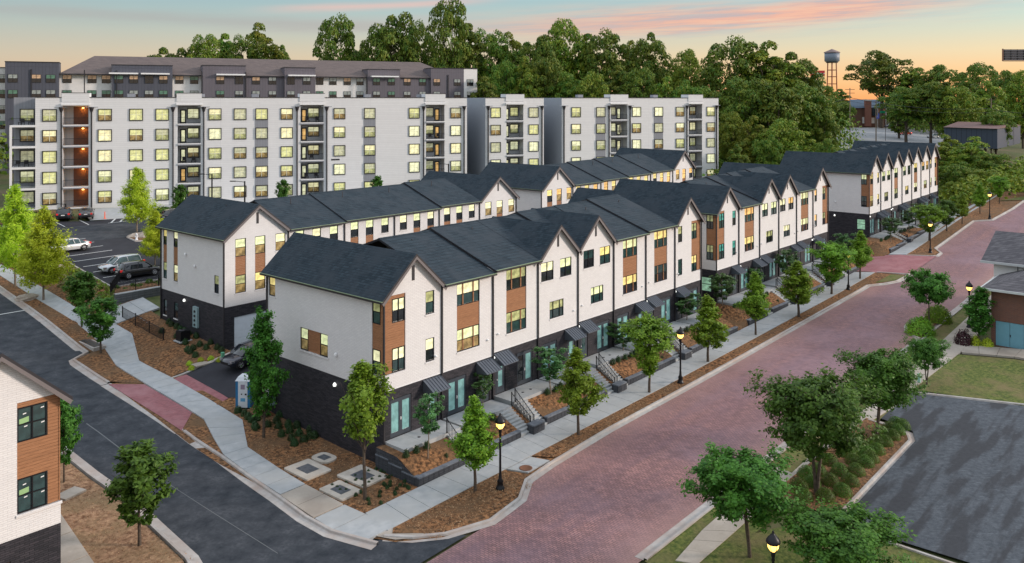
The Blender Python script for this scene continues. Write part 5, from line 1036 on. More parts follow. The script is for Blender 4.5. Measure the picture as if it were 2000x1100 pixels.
def garden(u0,W,zs_,door,rowname,vs=(37.85,39.7),left=True,nearlod=True):
    N=len(door); fl=[z-BT for z in zs_]; runs=[]
    for i,d in enumerate(door):
        x0=u0+i*W
        a=(x0+3.75,x0+4.95) if d=='R' else (x0+.22,x0+1.42); runs.append((a[0],a[1],fl[i],i,d))
    # patio slabs
    for i,d in enumerate(door):
        x0=u0+i*W; r=runs[i]; a,b=(x0+.1,r[1]+.1) if d=='R' else (r[0]-.1,x0+W-.1); pt=bpy.data.objects.new('patio',None); link(pt); tag(pt,kind='structure'); n=3
        for k in range(n): m=MB(); m.box(a+(b-a)*k/n+.008,a+(b-a)*(k+1)/n-.008,39.75,41.70,fl[i]-.35,fl[i]-.02); m.build('slab',M['concrete'],pt)
        if nearlod:
            for k in range(2): dr=MB(); dr.lathe([(.11,0),(.11,.012),(0,.012)],10); dr.build('area_drain',M['trim'],pt,loc=((a+b)/2+.9*k-.5,40.6,fl[i]-.02))
    # steps
    for j,(a,b,z,i,d) in enumerate(runs):
        zb=zg((a+b)/2,37.8)+.13; n=max(3,round((z-.02-zb)/.165)); st=empty('front_steps',(a,39.75,zb),label='concrete steps up to the %s door of the %s from the near end'%(ORD[i],rowname),cat='steps',group='concrete front steps')
        run=(39.75-37.75)/n
        for k in range(n):
            m=MB(); zt=(z-.02-zb)*(n-k)/(n+1)+.0; m.box(0,b-a,-run*(k+1),-run*k+.03,-.15,zt-.0); m.box(-.0,b-a,-run*(k+1)-.02,-run*(k+1)+.0,zt-.06,zt); m.build('step',M['concrete'],st)
    # railings on the strip between paired flights
    pr_=[]; k=0
    while k<N:
        if k+1<N and door[k]=='R' and door[k+1]=='L': pr_.append((k,k+1)); k+=2
        else: pr_.append((k,)); k+=1
    for g in pr_:
        if len(g)==2: xs=[runs[g[0]][1]+.04,runs[g[1]][0]-.04]
        else: xs=[runs[g[0]][0]-.04] if door[g[0]]=='R' else [runs[g[0]][1]+.04]
        for q,x in enumerate(xs):
            z=runs[g[min(q,len(g)-1)]][2]; railing(x,39.7,z-.02,37.95,zg(x,37.8)+.15,'black %s stair rail at the %s door of the %s'%('left' if q==0 else 'right',ORD[g[min(q,len(g)-1)]],rowname))
        if len(g)==2:
            x0,x1=runs[g[0]][1],runs[g[1]][0]; zz=runs[g[0]][2]; zb=zg(x0,37.8)
            m=MB(); m.add([(x0,37.9,zb-.1),(x1,37.9,zb-.1),(x1,39.8,zz-.5),(x0,39.8,zz-.5),(x0,37.9,zb+.3),(x1,37.9,zb+.3),(x1,39.9,zz-.12),(x0,39.9,zz-.12)],[(4,5,6,7),(0,1,5,4),(1,2,6,5),(0,4,7,3),(2,3,7,6)]); m.build('mulch_bed',M['mulch'],kind='structure')
            t=empty('stone_pier',((x0+x1)/2,37.6,zb+.13),label='dark block pier between the paired steps at the %s door of the %s'%(ORD[g[0]],rowname),cat='pier')
            block_wall(t,(-.6,0),(.6,0),0,.62,.6)
    # planted beds between flights
    edges=[(u0-.55 if left else u0-3.0)]; beds=[]; cur=edges[0]
    for g in pr_:
        a=runs[g[0]][0]; beds.append((cur,a,g[0])); cur=runs[g[-1]][1]
    beds.append((cur,u0+N*W+.1,N-1))
    for bi,(a,b,i) in enumerate(beds):
        if b-a<.8: continue
        i0=min(N-1,max(0,int((a-u0+.6)/W))); za,zb_=zg(a,37.8),zg(b,37.8); P=[]
        zi=max(0,min(N-1,int(((a+b)/2-u0)/W))); zp=fl[zi]-.25; m=MB(); nx=max(2,int((b-a)/1.0)); ny=4
        wt=lambda x:zg(x,37.8)+.60
        V=[]; 
        for jy in range(ny+1):
            for jx in range(nx+1):
                x=a+(b-a)*jx/nx; s=jy/ny; y=38.05+(39.78-38.05)*s; V.append((x,y,wt(x)-.06+(zp-wt(x)+.06)*s**.9+random.uniform(-.04,.04)))
        F=[(jy*(nx+1)+jx,jy*(nx+1)+jx+1,(jy+1)*(nx+1)+jx+1,(jy+1)*(nx+1)+jx) for jy in range(ny) for jx in range(nx)]
        # soil also reaches the wall where there is no patio
        for jx in range(nx): pass
        m.add(V,F,0,True); m.add([(a,39.78,zp),(b,39.78,zp),(b,41.72,zp+.08),(a,41.72,zp+.08)],[(0,1,2,3)],0)
        for x,o1 in ((a,1),(b,-1)):
            w_=wt(x); m.add([(x,37.95,w_-1.6),(x,39.78,w_-1.6),(x,41.72,w_-1.6),(x,41.72,zp+.08),(x,39.78,zp),(x,38.05,w_-.06)],[(0,1,2,3,4,5)],1)
        for x,o1,on in ((a,-1,bi==0 and not (left and nearlod)),(b,1,bi==len(beds)-1)):
            if not on: continue
            w_=wt(x); xo=x+o1*2.6; g0=lambda y:zg(xo,y)+.03
            V=[(x,38.05,w_-.02),(x,39.78,zp+.03),(x,41.70,zp+.10),(xo,41.70,g0(41.7)),(xo,39.78,g0(39.78)),(xo,37.9,g0(37.9)),(x,37.85,w_-.7)]
            m.add(V,[(0,1,4,5),(1,2,3,4),(0,5,6)],0,True)
        m.build('mulch_bed',[M['mulch'],M['block']],kind='structure')
        t=empty('planter_wall',(a,37.9,za),label='low dark block wall of the %s planting bed along the %s'%(ORD[bi],rowname),cat='retaining wall',group='low dark block planter walls')
        # wall steps with the street slope
        nseg=max(1,round((b-a)/3.0)); 
        for s in range(nseg):
            x0=(b-a)*s/nseg; x1=(b-a)*(s+1)/nseg; zl_=zg(a+x0,37.8)-za
            block_wall(t,(x0,0),(x1,0),zl_,zl_+.62 )
        if bi==0 and left:
            for s in range(3): block_wall(t,(.13,.15+s*1.25),(.13,.15+(s+1)*1.25),-.15,.62+.18*s)
        HEDGE.append((a,b,zp,fl[zi]))
random.seed(31)
garden(35.09,5.17,[4.8,4.8,5.0,5.0,5.2,5.25,5.42,5.42],'RRLRLRLL','corner row')
garden(79.6,5.12,[5.8,5.8,5.95,6.05,6.2,6.3],'RRLRLL','middle row',nearlod=False)
garden(126.,5.09,[6.9,6.98,7.06,7.15,7.24,7.32,7.4],'RLRLRLL','far row',nearlod=False,left=False)
def shrub(x,y,z,r,h,me,label,group=None,name='shrub',cat='shrub'):
    o=inst(name,me,None,(x,y,z),random.uniform(0,6.28),(2*r,2*r,h/.75),label=label,cat=cat,group=group); return o
cnt={}
for bi,(a,b,zp,f) in enumerate(HEDGE):
    row='corner row' if a<76 else 'middle row' if a<120 else 'far row'
    k=0; x=a+.5
    while x<b-.4:
        if random.random()<.8:
            shrub(x,39.5+random.uniform(-.1,.1),zp-.05,.24,.45,LOOSE,'%s dark shrub from the near end, patio edge of the %s'%(ORD[cnt.setdefault(row,0)],row),'small shrubs along the patio edges'); cnt[row]+=1
        x+=.85
    for q in range(int((b-a)/1.6)):
        cnt[row+'s']=cnt.get(row+'s',-1)+1; shrub(a+.5+(b-a-.9)*(q+.5)/max(1,int((b-a)/1.6)),random.uniform(38.4,39.1),zg(a,37.8)+.60+random.uniform(0,.1),.16,.28,LOOSE,'%s tiny shrub from the near end, mulch slope of the %s'%(ORD[cnt[row+'s']],row),'small shrubs on the bed slopes')
G4='small dark shrubs planted in rows on the corner mulch bed'
for k,p in enumerate(sorted([(540,803),(558,807),(546,815),(575,820),(595,820),(612,830),(520,812),(502,820),(540,825),(563,833),(580,835),(606,843),(626,847),(544,836),(566,845),(584,850),(605,857),(550,852),(570,860),(593,862),(614,855),(498,835),(523,833),(465,806),(478,812),(485,818),(492,824),(500,840),(575,870)])):
    u,v,z=at(*p,.05); shrub(u,v,z,.30,.48,LOOSE,'%s dark shrub from the left in the bed by the dark end wall'%ORD[k],G4)
for k,p in enumerate(sorted([(335,637),(345,641),(352,646),(360,650),(368,655),(383,660),(362,672),(377,683),(390,676),(412,672),(403,682),(424,682),(433,688),(366,686),(372,690),(382,697),(330,632),(345,660),(316,650),(355,668)])):
    u,v,z=at(*p,.05); shrub(u,v,z,.30,.48,LOOSE,'%s dark shrub from the left below the meter cabinet'%ORD[k],'small dark shrubs below the meter cabinet')
for k,p in enumerate([(370,713),(374,722),(392,706),(412,703),(428,706)]):
    u,v,z=at(*p,.05); shrub(u,v,z,.28,.36,LIMEB,'%s low yellow-green tuft from the left by the alley kerb'%ORD[k],'low tufts by the alley kerb')
for i in range(46):
    x,y=random.uniform(31,35),37.9+4.1*i/46; 
    u,v=x,y; shrub(u,v,zg(u,v)+.04,.13,.2,LOOSE,'%s tiny groundcover plant up from the corner below the planter wall'%ORD[i],'tiny groundcover plants at the corner')
# clipped hedge balls by the dark parking lot
G5='clipped green hedge balls by the dark parking lot'
hb=[(1569,975),(1612,975),(1645,965),(1585,948),(1622,945),(1660,945),(1597,925),(1640,925),(1672,925),(1668,905),(1690,908),(1694,890),(1700,880),(1712,884),(1712,868),(1728,868),(1724,852),(1742,856),(1738,842),(1752,846),(1750,832),(1762,836),(1680,888),(1560,955),(1620,905),(1700,900),(1655,890),(1575,930)]
for i,p in enumerate(sorted(hb,key=lambda q:-q[1])):
    u,v,z=at(p[0],p[1],.1); shrub(u,v,z,.58,.78,BALL,'%s clipped hedge ball from the bottom of the strip by the dark parking lot'%ORD[i],G5,'hedge_ball')
for p,r,h,me,lb in [((1797,652),1.35,1.5,ROUND,'large round shrub on the tip of the street island'),((1832,628),1.3,1.6,ROUND,'large round shrub on the street island behind the flat-topped tree'),((1882,672),.8,1.2,PURP,'dark purple shrub by the brick building'),((1904,674),.45,.9,LIMEB,'spiky yellow-green plant beside the purple shrub'),((1928,676),.55,.7,LIMEB,'low yellow-green ball shrub at the blue doors')]:
    u,v,z=at(*p,.05); shrub(u,v,z,r,h,me,lb)
# planted bank between the walk and the parking court
def bank():
    g=np.random.default_rng(5); P=[];N=[];S=[]
    for _ in range(520):
        v=g.uniform(86.5,120); u=g.uniform(35.2,38.3) if g.random()<.85 else g.uniform(34.6,38.2)
        if v<90 and u<36.3: continue
        z=zg(u,v); r=g.uniform(.22,.5); k=46; d=g.normal(0,1,(k,3)); d/=np.linalg.norm(d,axis=1)[:,None]; d[:,2]=np.abs(d[:,2]); P.append(np.array([u,v,z])+d*np.array([r,r,r*1.1])); N.append(d+[0,0,.3])
    P=np.concatenate(P);N=np.concatenate(N); k=len(P)//2//46*46
    for nm,A,B,m,l in (('bank_planting',P[:k],N[:k],'leaf','green perennials covering the bank beside the parking court'),('bank_planting',P[k:],N[k:],'straw','tawny ornamental grasses mixed over the bank beside the parking court')):
        V,F=leaves(A,B,.14,7,.5,.5); o=bpy.data.objects.new(nm,np_mesh(nm,V,F,M[m])); link(o); tag(o,l,'planting',kind='stuff')
    P=[];N=[]
    for _ in range(150):
        u=g.uniform(38.6,60); v=g.uniform(85.2,88.6); z=zg(u,v); r=g.uniform(.25,.45); d=g.normal(0,1,(40,3)); d/=np.linalg.norm(d,axis=1)[:,None]; d[:,2]=np.abs(d[:,2]); P.append(np.array([u,v,z+.1])+d*r); N.append(d)
    for _ in range(160):
        u,v=(g.uniform(57.5,64),g.uniform(119,124)) if g.random()<.5 else (g.uniform(34,49),g.uniform(126,131)); z=zg(u,v); d=g.normal(0,1,(40,3)); d/=np.linalg.norm(d,axis=1)[:,None]; d[:,2]=np.abs(d[:,2]); P.append(np.array([u,v,z+.1])+d*.4); N.append(d)
    V,F=leaves(np.concatenate(P),np.concatenate(N),.12,8,.6,.5); o=bpy.data.objects.new('low_planting',np_mesh('low_planting',V,F,M['leaf_dark'])); link(o); tag(o,'low dark shrub planting round the parking court edges','planting',kind='stuff')
bank()
def straw():
    """loose pine straw and bark chips lying on the near mulch"""
    g=np.random.default_rng(12); P=[]
    for (x0,x1,y0,y1,n,off) in ((31,39.2,32.6,35.2,2600,.10),(30.6,34.8,38,56,4200,.06),(43,60,34.0,35.2,1500,.10),(31.5,38,66.5,84,3000,.06),(16,21.8,36,60,4000,.06),(47.2,61,17.6,20.8,2200,.13)):
        u=g.uniform(x0,x1,n); v=g.uniform(y0,y1,n); P+= [(a,b,zg(a,b)+off+.01) for a,b in zip(u,v)]
    P=np.array(P); N=np.tile([0,0,1.],(len(P),1)); V,F=leaves(P,N,.07,13,.22,.35); o=bpy.data.objects.new('mulch_litter',np_mesh('mulch_litter',V,F,M['chip'])); link(o); tag(o,'loose straw and bark chips scattered over the mulch beds','mulch',kind='stuff')
m_,g_,b_=mat('bark_chip',.9,0,.2); g_.link(g_.ramp(g_.n('ShaderNodeNewGeometry').outputs['Random Per Island'],[(0,(.12,.055,.03)),(.6,(.34,.18,.09)),(1,(.55,.38,.22))]),b_.inputs['Base Color']); M['chip']=m_
straw()
# ---------------------------------------------------------------- street lamps
def lamp_proto():
    t=empty('street_lamp',(0,0,0)); b=MB(); b.lathe([(.27,0),(.27,.10),(.20,.16),(.17,.40),(.20,.46),(.11,.62),(.085,.9),(.075,1.0),(.06,3.15),(.09,3.2),(.07,3.3),(.10,3.42),(.10,3.5),(.17,3.62),(0,3.62)],12); b.build('post',M['black'],t)
    g=MB(); g.lathe([(.13,3.62),(.24,3.78),(.27,3.98),(.245,4.06),(0,4.06)],14); g.build('lantern_glass',M['bulb'],t)
    r=MB(); 
    for k in range(6): a=k*math.pi/3; r.tube([(.14*math.cos(a),.14*math.sin(a),3.62),(.255*math.cos(a),.255*math.sin(a),3.78),(.285*math.cos(a),.285*math.sin(a),3.98)],.012,4)
    r.lathe([(.28,3.96),(.30,4.0),(.28,4.04)],14); r.build('lantern_ribs',M['black'],t)
    c=MB(); c.lathe([(.33,4.04),(.33,4.08),(.26,4.2),(.12,4.36),(.05,4.42),(.06,4.48),(0,4.58)],14); c.build('lantern_cap',M['black'],t); return t
LP=lamp_proto()
lamps=[(977,955,'lit black acorn street lamp nearest the corner, in the mulch bulb'),(1329,748,'lit street lamp second from the corner, before the corner row'),(1657,566,'lit street lamp third from the corner, by the middle row'),(1817,494,'lit street lamp fourth from the corner, on the far side of the red driveway'),(1933,428,'lit street lamp farthest along the building side of the street'),(1893,640,'lit street lamp on the grass verge beside the brick building')]
for i,(x,y,lb) in enumerate(lamps):
    o=LP if i==0 else copy_tree(LP); u,v,z=at(x,y,.08); o.location=(u,v,z); tag(o,lb,'street lamp','black acorn street lamps')
    L=bpy.data.lights.new('lamp_bulb','POINT'); L.energy=1500; L.color=(1,.50,.14); L.shadow_soft_size=.22; l=bpy.data.objects.new('lamp_bulb',L); link(l,o); l.location=(0,0,3.3 if False else 3.85)
o=copy_tree(LP); u,v=atF(1510,38.5); o.location=(u,v,hz(1035,38.5)-4.58); tag(o,'street lamp at the bottom right whose head alone is in view','street lamp','black acorn street lamps')
# the far-side lamp has a pale dome top
for x in ():
    pass
# ---------------------------------------------------------------- cars
def car(x,y,z,rz,col,label,kind='suv',tail=False,S=1.):
    """x forward; body lofted through stations"""
    t=empty('parked_car',(x,y,z),rz,label=label,cat='car'); t.scale=(S,S,S)
    L=4.65 if kind!='sedan' else 4.7; hw=.92; h=1.68 if kind=='suv' else 1.45; bl=1.02 if kind=='suv' else .92
    st=[(-L/2,.55,.62,.95*bl),(-L/2+.12,.84,.35,bl*1.0),(-L/2+.7,.92,.28,bl*1.01),(-.6,.93,.25,bl),(.5,.93,.25,bl*.98),(L/2-1.35,.92,.26,bl*.94),(L/2-.5,.88,.28,bl*.82),(L/2-.1,.74,.34,bl*.68),(L/2,.55,.45,bl*.55)]
    b=MB(); V=[]
    for sx,w,z0,z1 in st: V+=[(sx,-w*.92,z0),(sx,-w,z0+(z1-z0)*.35),(sx,-w*.97,z1-.12),(sx,-w*.86,z1),(sx,0,z1+.03),(sx,w*.86,z1),(sx,w*.97,z1-.12),(sx,w,z0+(z1-z0)*.35),(sx,w*.92,z0)]
    n=9; F=[(i*n+k,(i+1)*n+k,(i+1)*n+k+1,i*n+k+1) for i in range(len(st)-1) for k in range(n-1)]; b.add(V,F,0,True)
    b.poly(V[:9]); b.poly(V[-9:][::-1]); b.add([V[i*9] for i in range(9)]+[V[i*9+8] for i in range(9)],[(i,i+1,i+10,i+9) for i in range(8)])
    paint,g,bs=mat('car_paint',.28,.35,.5); bs.inputs['Base Color'].default_value=(*col,1); bs.inputs['Coat Weight'].default_value=1; bs.inputs['Coat Roughness'].default_value=.05; b.build('body',paint,t)
    rs=[(-L/2+.25,.70,bl),(-L/2+.55,.66,h-.07),(-L/2+1.3,.66,h),(.1,.66,h-.02),(.55,.64,h-.10),(1.25,.74,bl*.96)] if kind=='suv' else [(-L/2+.6,.72,bl),(-L/2+1.35,.62,h-.05),(-.5,.62,h),(.2,.62,h-.02),(.5,.62,h-.08),(1.25,.74,bl*.95)]
    gl=MB(); V=[]
    for sx,w,zt in rs: V+=[(sx,-.86,bl-.02),(sx,-(w+(.86-w)*.35),bl+(zt-bl)*.6),(sx,-w,zt-.03),(sx,0,zt),(sx,w,zt-.03),(sx,w+(.86-w)*.35,bl+(zt-bl)*.6),(sx,.86,bl-.02)]
    gl.add(V,[(i*7+k,(i+1)*7+k,(i+1)*7+k+1,i*7+k+1) for i in range(len(rs)-1) for k in range(6)],0,True); gl.build('window_glass',DARK[0] if sum(col)<1.2 else DARK[1],t)
    r=MB(); V=[]
    for sx,w,zt in rs[1:5]: V+=[(sx,-w-.02,zt-.06),(sx,-w+.1,zt+.005),(sx,0,zt+.035),(sx,w-.1,zt+.005),(sx,w+.02,zt-.06)]
    r.add(V,[(i*5+k,(i+1)*5+k,(i+1)*5+k+1,i*5+k+1) for i in range(3) for k in range(4)],0,True)
    for s in (-1,1):
        for a in (rs[1],(-.35,.66,h-.02)): r.tube([(a[0]-.1,s*.875,bl-.02),(a[0]+.06,s*(a[1]+.02),a[2]-.04)],.045,4)
        r.tube([(rs[5][0],s*.84,rs[5][2]),(rs[4][0],s*(rs[4][1]+.01),rs[4][2]-.03)],.04,4)
    r.build('roof',paint,t)
    for s in (-1,1):
        for wx in (-L/2+.88,L/2-.92):
            w=MB(); w.lathe([(.22,-.11),(.34,-.11),(.36,-.05),(.36,.05),(.34,.11),(.22,.11)],18); o=w.build('wheel',mflat('tyre_rubber',(.015,.015,.016),.8),t,loc=(wx,s*.83,.35)); o.rotation_euler=(math.pi/2,0,0)
            q=MB(); q.lathe([(0,.0),(.06,.03),(.07,-.02)],10)
            for k in range(5): a=k*2*math.pi/5; q.tube([(0,0,.0),(.22*math.cos(a),.22*math.sin(a),.02)],.035,4)
            q.lathe([(.20,.0),(.235,.04),(.24,-.04)],16); qo=q.build('rim',M['rim'],o,loc=(0,0,-s*.10)); 
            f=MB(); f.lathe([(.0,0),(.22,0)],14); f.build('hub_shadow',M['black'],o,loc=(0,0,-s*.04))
            a=MB(); a.tube([(wx+.42*math.cos(k*math.pi/10),s*.925,.33+.42*math.sin(k*math.pi/10)) for k in range(11)],.03,4); a.build('wheel_arch',M['black'],t)
        for nm,a,m in (('headlight',(L/2-.42,L/2-.1,.58,.74),M['rim']),('tail_light',(-L/2+.02,-L/2+.3,.78,1.0),M['tail'])):
            q=MB(); q.box(a[0],a[1],min(s*.58,s*.83),max(s*.58,s*.83),a[2]*bl,a[3]*bl); q.build(nm,m,t)
        q=MB(); q.box(.85,1.02,min(s*.90,s*1.05),max(s*.90,s*1.05),bl-.02,bl+.14); q.build('wing_mirror',paint,t)
    q=MB(); q.box(L/2-.06,L/2+.01,-.5,.5,.40,.60); q.build('grille',M['black'],t); q=MB(); q.box(-L/2-.02,-L/2+.1,-.55,.55,.36,.5); q.build('rear_bumper',M['black'],t); q=MB(); q.box(-L/2-.03,-L/2+.05,-.22,.22,.72,.84); q.build('number_plate',M['white'],t); return t
M['rim']=mflat('alloy_rim',(.5,.5,.52),.3,.8); M['tail']=mflat('tail_light_red',(.55,.02,.02),.3,0,.4)
def zc(u,v): return zg(u,v)+.04
for u,v,rz,col,lb,k in [(41.8,94.3,math.pi,(.50,.53,.56),'silver crossover parked nose-in beside the black one','suv'),(42.4,91.5,0,(.012,.012,.014),'black crossover with red tail lights, nearest car in the parking court','suv'),(40.4,105.2,math.pi,(.75,.75,.75),'white car half hidden by the yellow-green trees','sedan'),(40.6,120.0,math.pi,(.78,.78,.76),'white car farther back behind the yellow-green trees','sedan'),(47.3,124.6,1.15,(.03,.035,.05),'dark estate parked against the apartment block, left of two','suv'),(49.9,123.6,1.15,(.10,.095,.10),'dark car parked beside the hatched bay, right of two','sedan'),(58.5,114.8,.4,(.02,.02,.03),'dark pickup-sized car half hidden behind the back row gable','suv'),(38.3,62.6,math.pi+.05,(.02,.022,.035),'dark car nosing out of the alley behind the toilet','suv')]:
    car(u,v,zc(u,v),rz,col,lb,k)
for x,y,F,rz,col,lb,k in [(1768,262,335,2.5,(.62,.04,.02),'red car on the far road','sedan'),(1738,250,385,2.6,(.02,.02,.06),'dark car parked by the brick house hedge','suv'),(1822,262,330,2.7,(.7,.7,.72),'white car under the trees on the far road','sedan')]:
    u,v=atF(x,F); car(u,v,zg(u,v)+.3,rz,col,lb,k,S=1.1)
# ---------------------------------------------------------------- small things
def box_thing(name,label,cat,loc,parts,rz=0,group=None):
    t=empty(name,loc,rz,label=label,cat=cat,group=group)
    for nm,args,m in parts:
        b=MB(); b.box(*args); b.build(nm,m,t)
    return t
# portable toilet
u,v,z=at(474,800,.06); blue=mflat('toilet_blue_plastic',(.02,.16,.34),.4); wh=mflat('toilet_white_plastic',(.62,.66,.70),.45)
t=empty('portable_toilet',(u+.55,v+.45,z),-math.pi/2+.62,label='blue and white portable toilet beside the driveway',cat='portable toilet')
b=MB(); b.box(-.56,-.36,-.58,.55,.08,2.05); b.box(.36,.56,-.58,.55,.08,2.05); b.box(-.36,.36,.3,.55,.08,2.05); b.build('cabin_wall',blue,t)
b=MB(); b.box(-.36,.36,-.60,-.56,.10,2.05); d=b.build('door',wh,t); b=MB(); b.box(.18,.30,-.66,-.60,1.05,1.15); b.build('door_latch',M['black'],d); b=MB(); b.box(-.12,-.04,-.64,-.60,1.06,1.14); b.build('lock_indicator',M['black'],d)
b=MB(); b.box(-.16,.16,-.61,-.602,1.45,1.80); b.build('notice_sticker',mflat('grey_sticker',(.28,.22,.30),.6),d); b=MB(); b.box(-.17,.19,-.61,-.602,.55,.80); b.build('blue_sticker',mflat('blue_sticker',(.10,.32,.52),.6),d)
b=MB(); b.add([(-.6,-.62,2.05),(.6,-.62,2.05),(.6,.6,2.05),(-.6,.6,2.05),(-.45,-.4,2.32),(.45,-.4,2.32),(.45,.4,2.32),(-.45,.4,2.32),(0,0,2.42)],[(0,1,5,4),(1,2,6,5),(2,3,7,6),(3,0,4,7),(4,5,8),(5,6,8),(6,7,8),(7,4,8)],0); b.build('roof',wh,t); b=MB(); b.box(-.6,.6,-.62,.6,0,.1); b.build('base',M['black'],t)
u,v,z=at(560,795,.06); box_thing('meter_cabinet','teal grey meter cabinet at the back corner of the dark end wall','cabinet',(34.7,54.2,.9),[('casing',(-.25,.3,-.5,.5,.3,2.2),mflat('teal_cabinet',(.22,.34,.36),.5)),('door',(-.27,-.25,-.45,-.02,.4,2.1),M['white']),('door',(-.27,-.25,.02,.45,.4,2.1),mflat('teal_door',(.30,.42,.44),.5))])
u,v,z=38.0,71.0,zg(38.0,71)+.05; t=box_thing('outdoor_unit','black condenser box under the meter cabinet','air conditioner',(37.3,71.8,zg(37.3,71.8)+.05),[('casing',(-.45,.45,-.45,.45,.1,.95),M['black']),('base_pad',(-.6,.6,-.6,.6,0,.1),M['concrete'])])
f=MB(); f.lathe([(.3,.96),(.36,.98),(.36,1.0),(.05,1.0),(0,.97)],14); f.build('fan_guard',M['trim'],t)
# utility covers in concrete collars
for (cx_,cy_),(hx,hy),rz,lb in [((31.6,44.9),(.95,1.25),.0,'utility cover in a concrete pad beside the pavement'),((31.2,41.0),(.78,1.1),.02,'utility cover in a concrete pad nearest the corner ramp'),((33.25,41.5),(1.0,1.3),.03,'dusty utility cover in a pad beside the sprouting tree'),((33.3,45.5),(.62,.8),.05,'rounded utility cover in the mulch farthest from the kerb')]:
    z=zg(cx_,cy_)+.05; t=empty('utility_cover',(cx_,cy_,z),rz,label=lb,cat='utility cover'); 
    b=MB(); r=.12 if 'rounded' not in lb else .45
    P=[]
    for sx,sy,a0 in ((1,1,0),(-1,1,90),(-1,-1,180),(1,-1,270)):
        for k in range(5): a=math.radians(a0+k*22.5); P.append((sx*(hx-r)+r*math.cos(a),sy*(hy-r)+r*math.sin(a),0))
    b.prism(P,(0,0,.11)); b.build('concrete_collar',mnoise('pad_concrete',(.42,.37,.31),(.56,.52,.46),1.5,.85,.2),t); b=MB(); b.box(-hx*.48,hx*.48,-hy*.48,hy*.48,.112,.125); b.box(-.012,.012,-hy*.48,hy*.48,.125,.13); b.build('steel_lid',mnoise('lid_steel',(.07,.075,.085),(.13,.14,.155),4.,.6,.3),t)
u,v,z=at(1027,914,.13); t=empty('manhole_cover',(u,v,zg(u,v)+.118),label='rusty round manhole cover in the corner pavement',cat='manhole cover'); b=MB(); b.lathe([(.42,0),(.42,.02),(.36,.02),(.35,.012),(0,.012)],20); b.build('lid',mflat('rust_iron',(.17,.075,.04),.8),t)
# retaining wall of the parking court with its iron fence, landing and flight of steps
t=empty('retaining_wall',(36.9,84.7,2.2),label='grey block retaining wall below the parking court',cat='retaining wall')
BLK.clear(); M['_b']=M['block']; M['block']=M['block_grey']; M['_c']=M['cap']; M['cap']=M['concrete']
block_wall(t,(0,0),(9.2,0),.0,2.05,.4,bl=.6,bh=.26); BLK.clear(); M['block']=M['_b']; M['cap']=M['_c']
sheet('bank_soil',[(36.9,84.9),(62,84.9),(62,88.9),(39,88.9)],.0,M['mulch'],zf=lambda u,v:max(4.2,zg(u,v)+.05) if v<88 else zg(39,89)+.03)
sd=MB(); sd.quad((36.9,84.9,1.5),(36.9,84.9,4.2),(39,88.9,4.2),(39,88.9,1.5)); sd.build('bank_edge',M['mulch'],kind='structure')
def fence(p,q,z0,z1,lab,H=1.1,sp=.14,post=2.4):
    t=empty('iron_fence',(p[0],p[1],z0),math.atan2(q[1]-p[1],q[0]-p[0]),label=lab,cat='fence'); L=math.hypot(q[0]-p[0],q[1]-p[1]); dz=z1-z0; n=max(1,round(L/post))
    for i in range(n+1): s=i/n; b=MB(); b.box(L*s-.035,L*s+.035,-.035,.035,dz*s-.1,dz*s+H+.08); b.build('post',M['black'],t)
    for h in (.12,H-.05): b=MB(); b.tube([(0,0,h),(L,0,h+dz)],.022,4); b.build('rail',M['black'],t)
    b=MB(); m=int(L/sp)
    for i in range(1,m): s=i/m; b.box(L*s-.012,L*s+.012,-.012,.012,dz*s+.1,dz*s+H)
    b.build('picket',M['black'],t,kind='stuff')
fence((36.6,85.0),(39.2,88.8),4.25,4.55,'black iron fence corner climbing beside the parking court bank'); fence((36.7,84.85),(46.2,84.85),4.25,4.3,'black iron fence on top of the grey retaining wall')
fence((36.2,81.4),(36.4,73.6),2.55,1.75,'black railing running down beside the garden steps'); 
st=empty('garden_steps',(37.2,80.4,2.0),label='pale block steps going down beside the black railing',cat='steps')
for k in range(11): b=MB(); b.box(.0,.9,-.62*(k+1),-.62*k,-.3,.62-.085*k); b.build('step',M['concrete'],st)
# boulders
def rock(u,v,r,h,lb):
    g=random.Random(int(u*10)); b=MB(); V=[];n=9
    for j,(q,zz) in enumerate(((1,-.1),(1.05,.25),(.85,.6),(.5,.9),(.12,1.))):
        for k in range(n): a=2*math.pi*k/n; s=q*r*(1+g.uniform(-.16,.16)); V.append((s*math.cos(a)*1.25,s*math.sin(a),h*zz*(1+g.uniform(-.1,.1))))
    b.add(V,[(j*n+k,j*n+(k+1)%n,(j+1)*n+(k+1)%n,(j+1)*n+k) for j in range(4) for k in range(n)]); b.poly(V[-n:]); b.build('boulder',M['rock'],None,loc=(u,v,zg(u,v)),label=lb,cat='boulder')
M['rock']=mnoise('pale_boulder',(.28,.22,.17),(.48,.42,.36),2.5,.9,.7)
for p,r,h,lb in [((30,508),.95,1.5,'tall pale boulder in the bank planting at the left'),((112,528),.7,.7,'flat boulder in the middle of the bank planting'),((52,583),.9,.5,'low pale boulder in the mulch beside the side street walk'),((266,462),.9,.5,'boulder on the parking island'),((283,462),.8,.7,'second boulder at the right of the parking island')]:
    u,v,z=at(*p,.05); rock(u,v,r,h,lb)
u,v,z=at(211,430,.03); t=empty('traffic_delineator',(51.6,121.6,zg(51.6,121.6)),label='orange delineator post on the hatched bay',cat='traffic post'); b=MB(); b.lathe([(.22,0),(.22,.06),(.08,.1),(.06,1.0),(0,1.02)],10); b.build('post',mflat('safety_orange',(.85,.12,.03),.5),t)
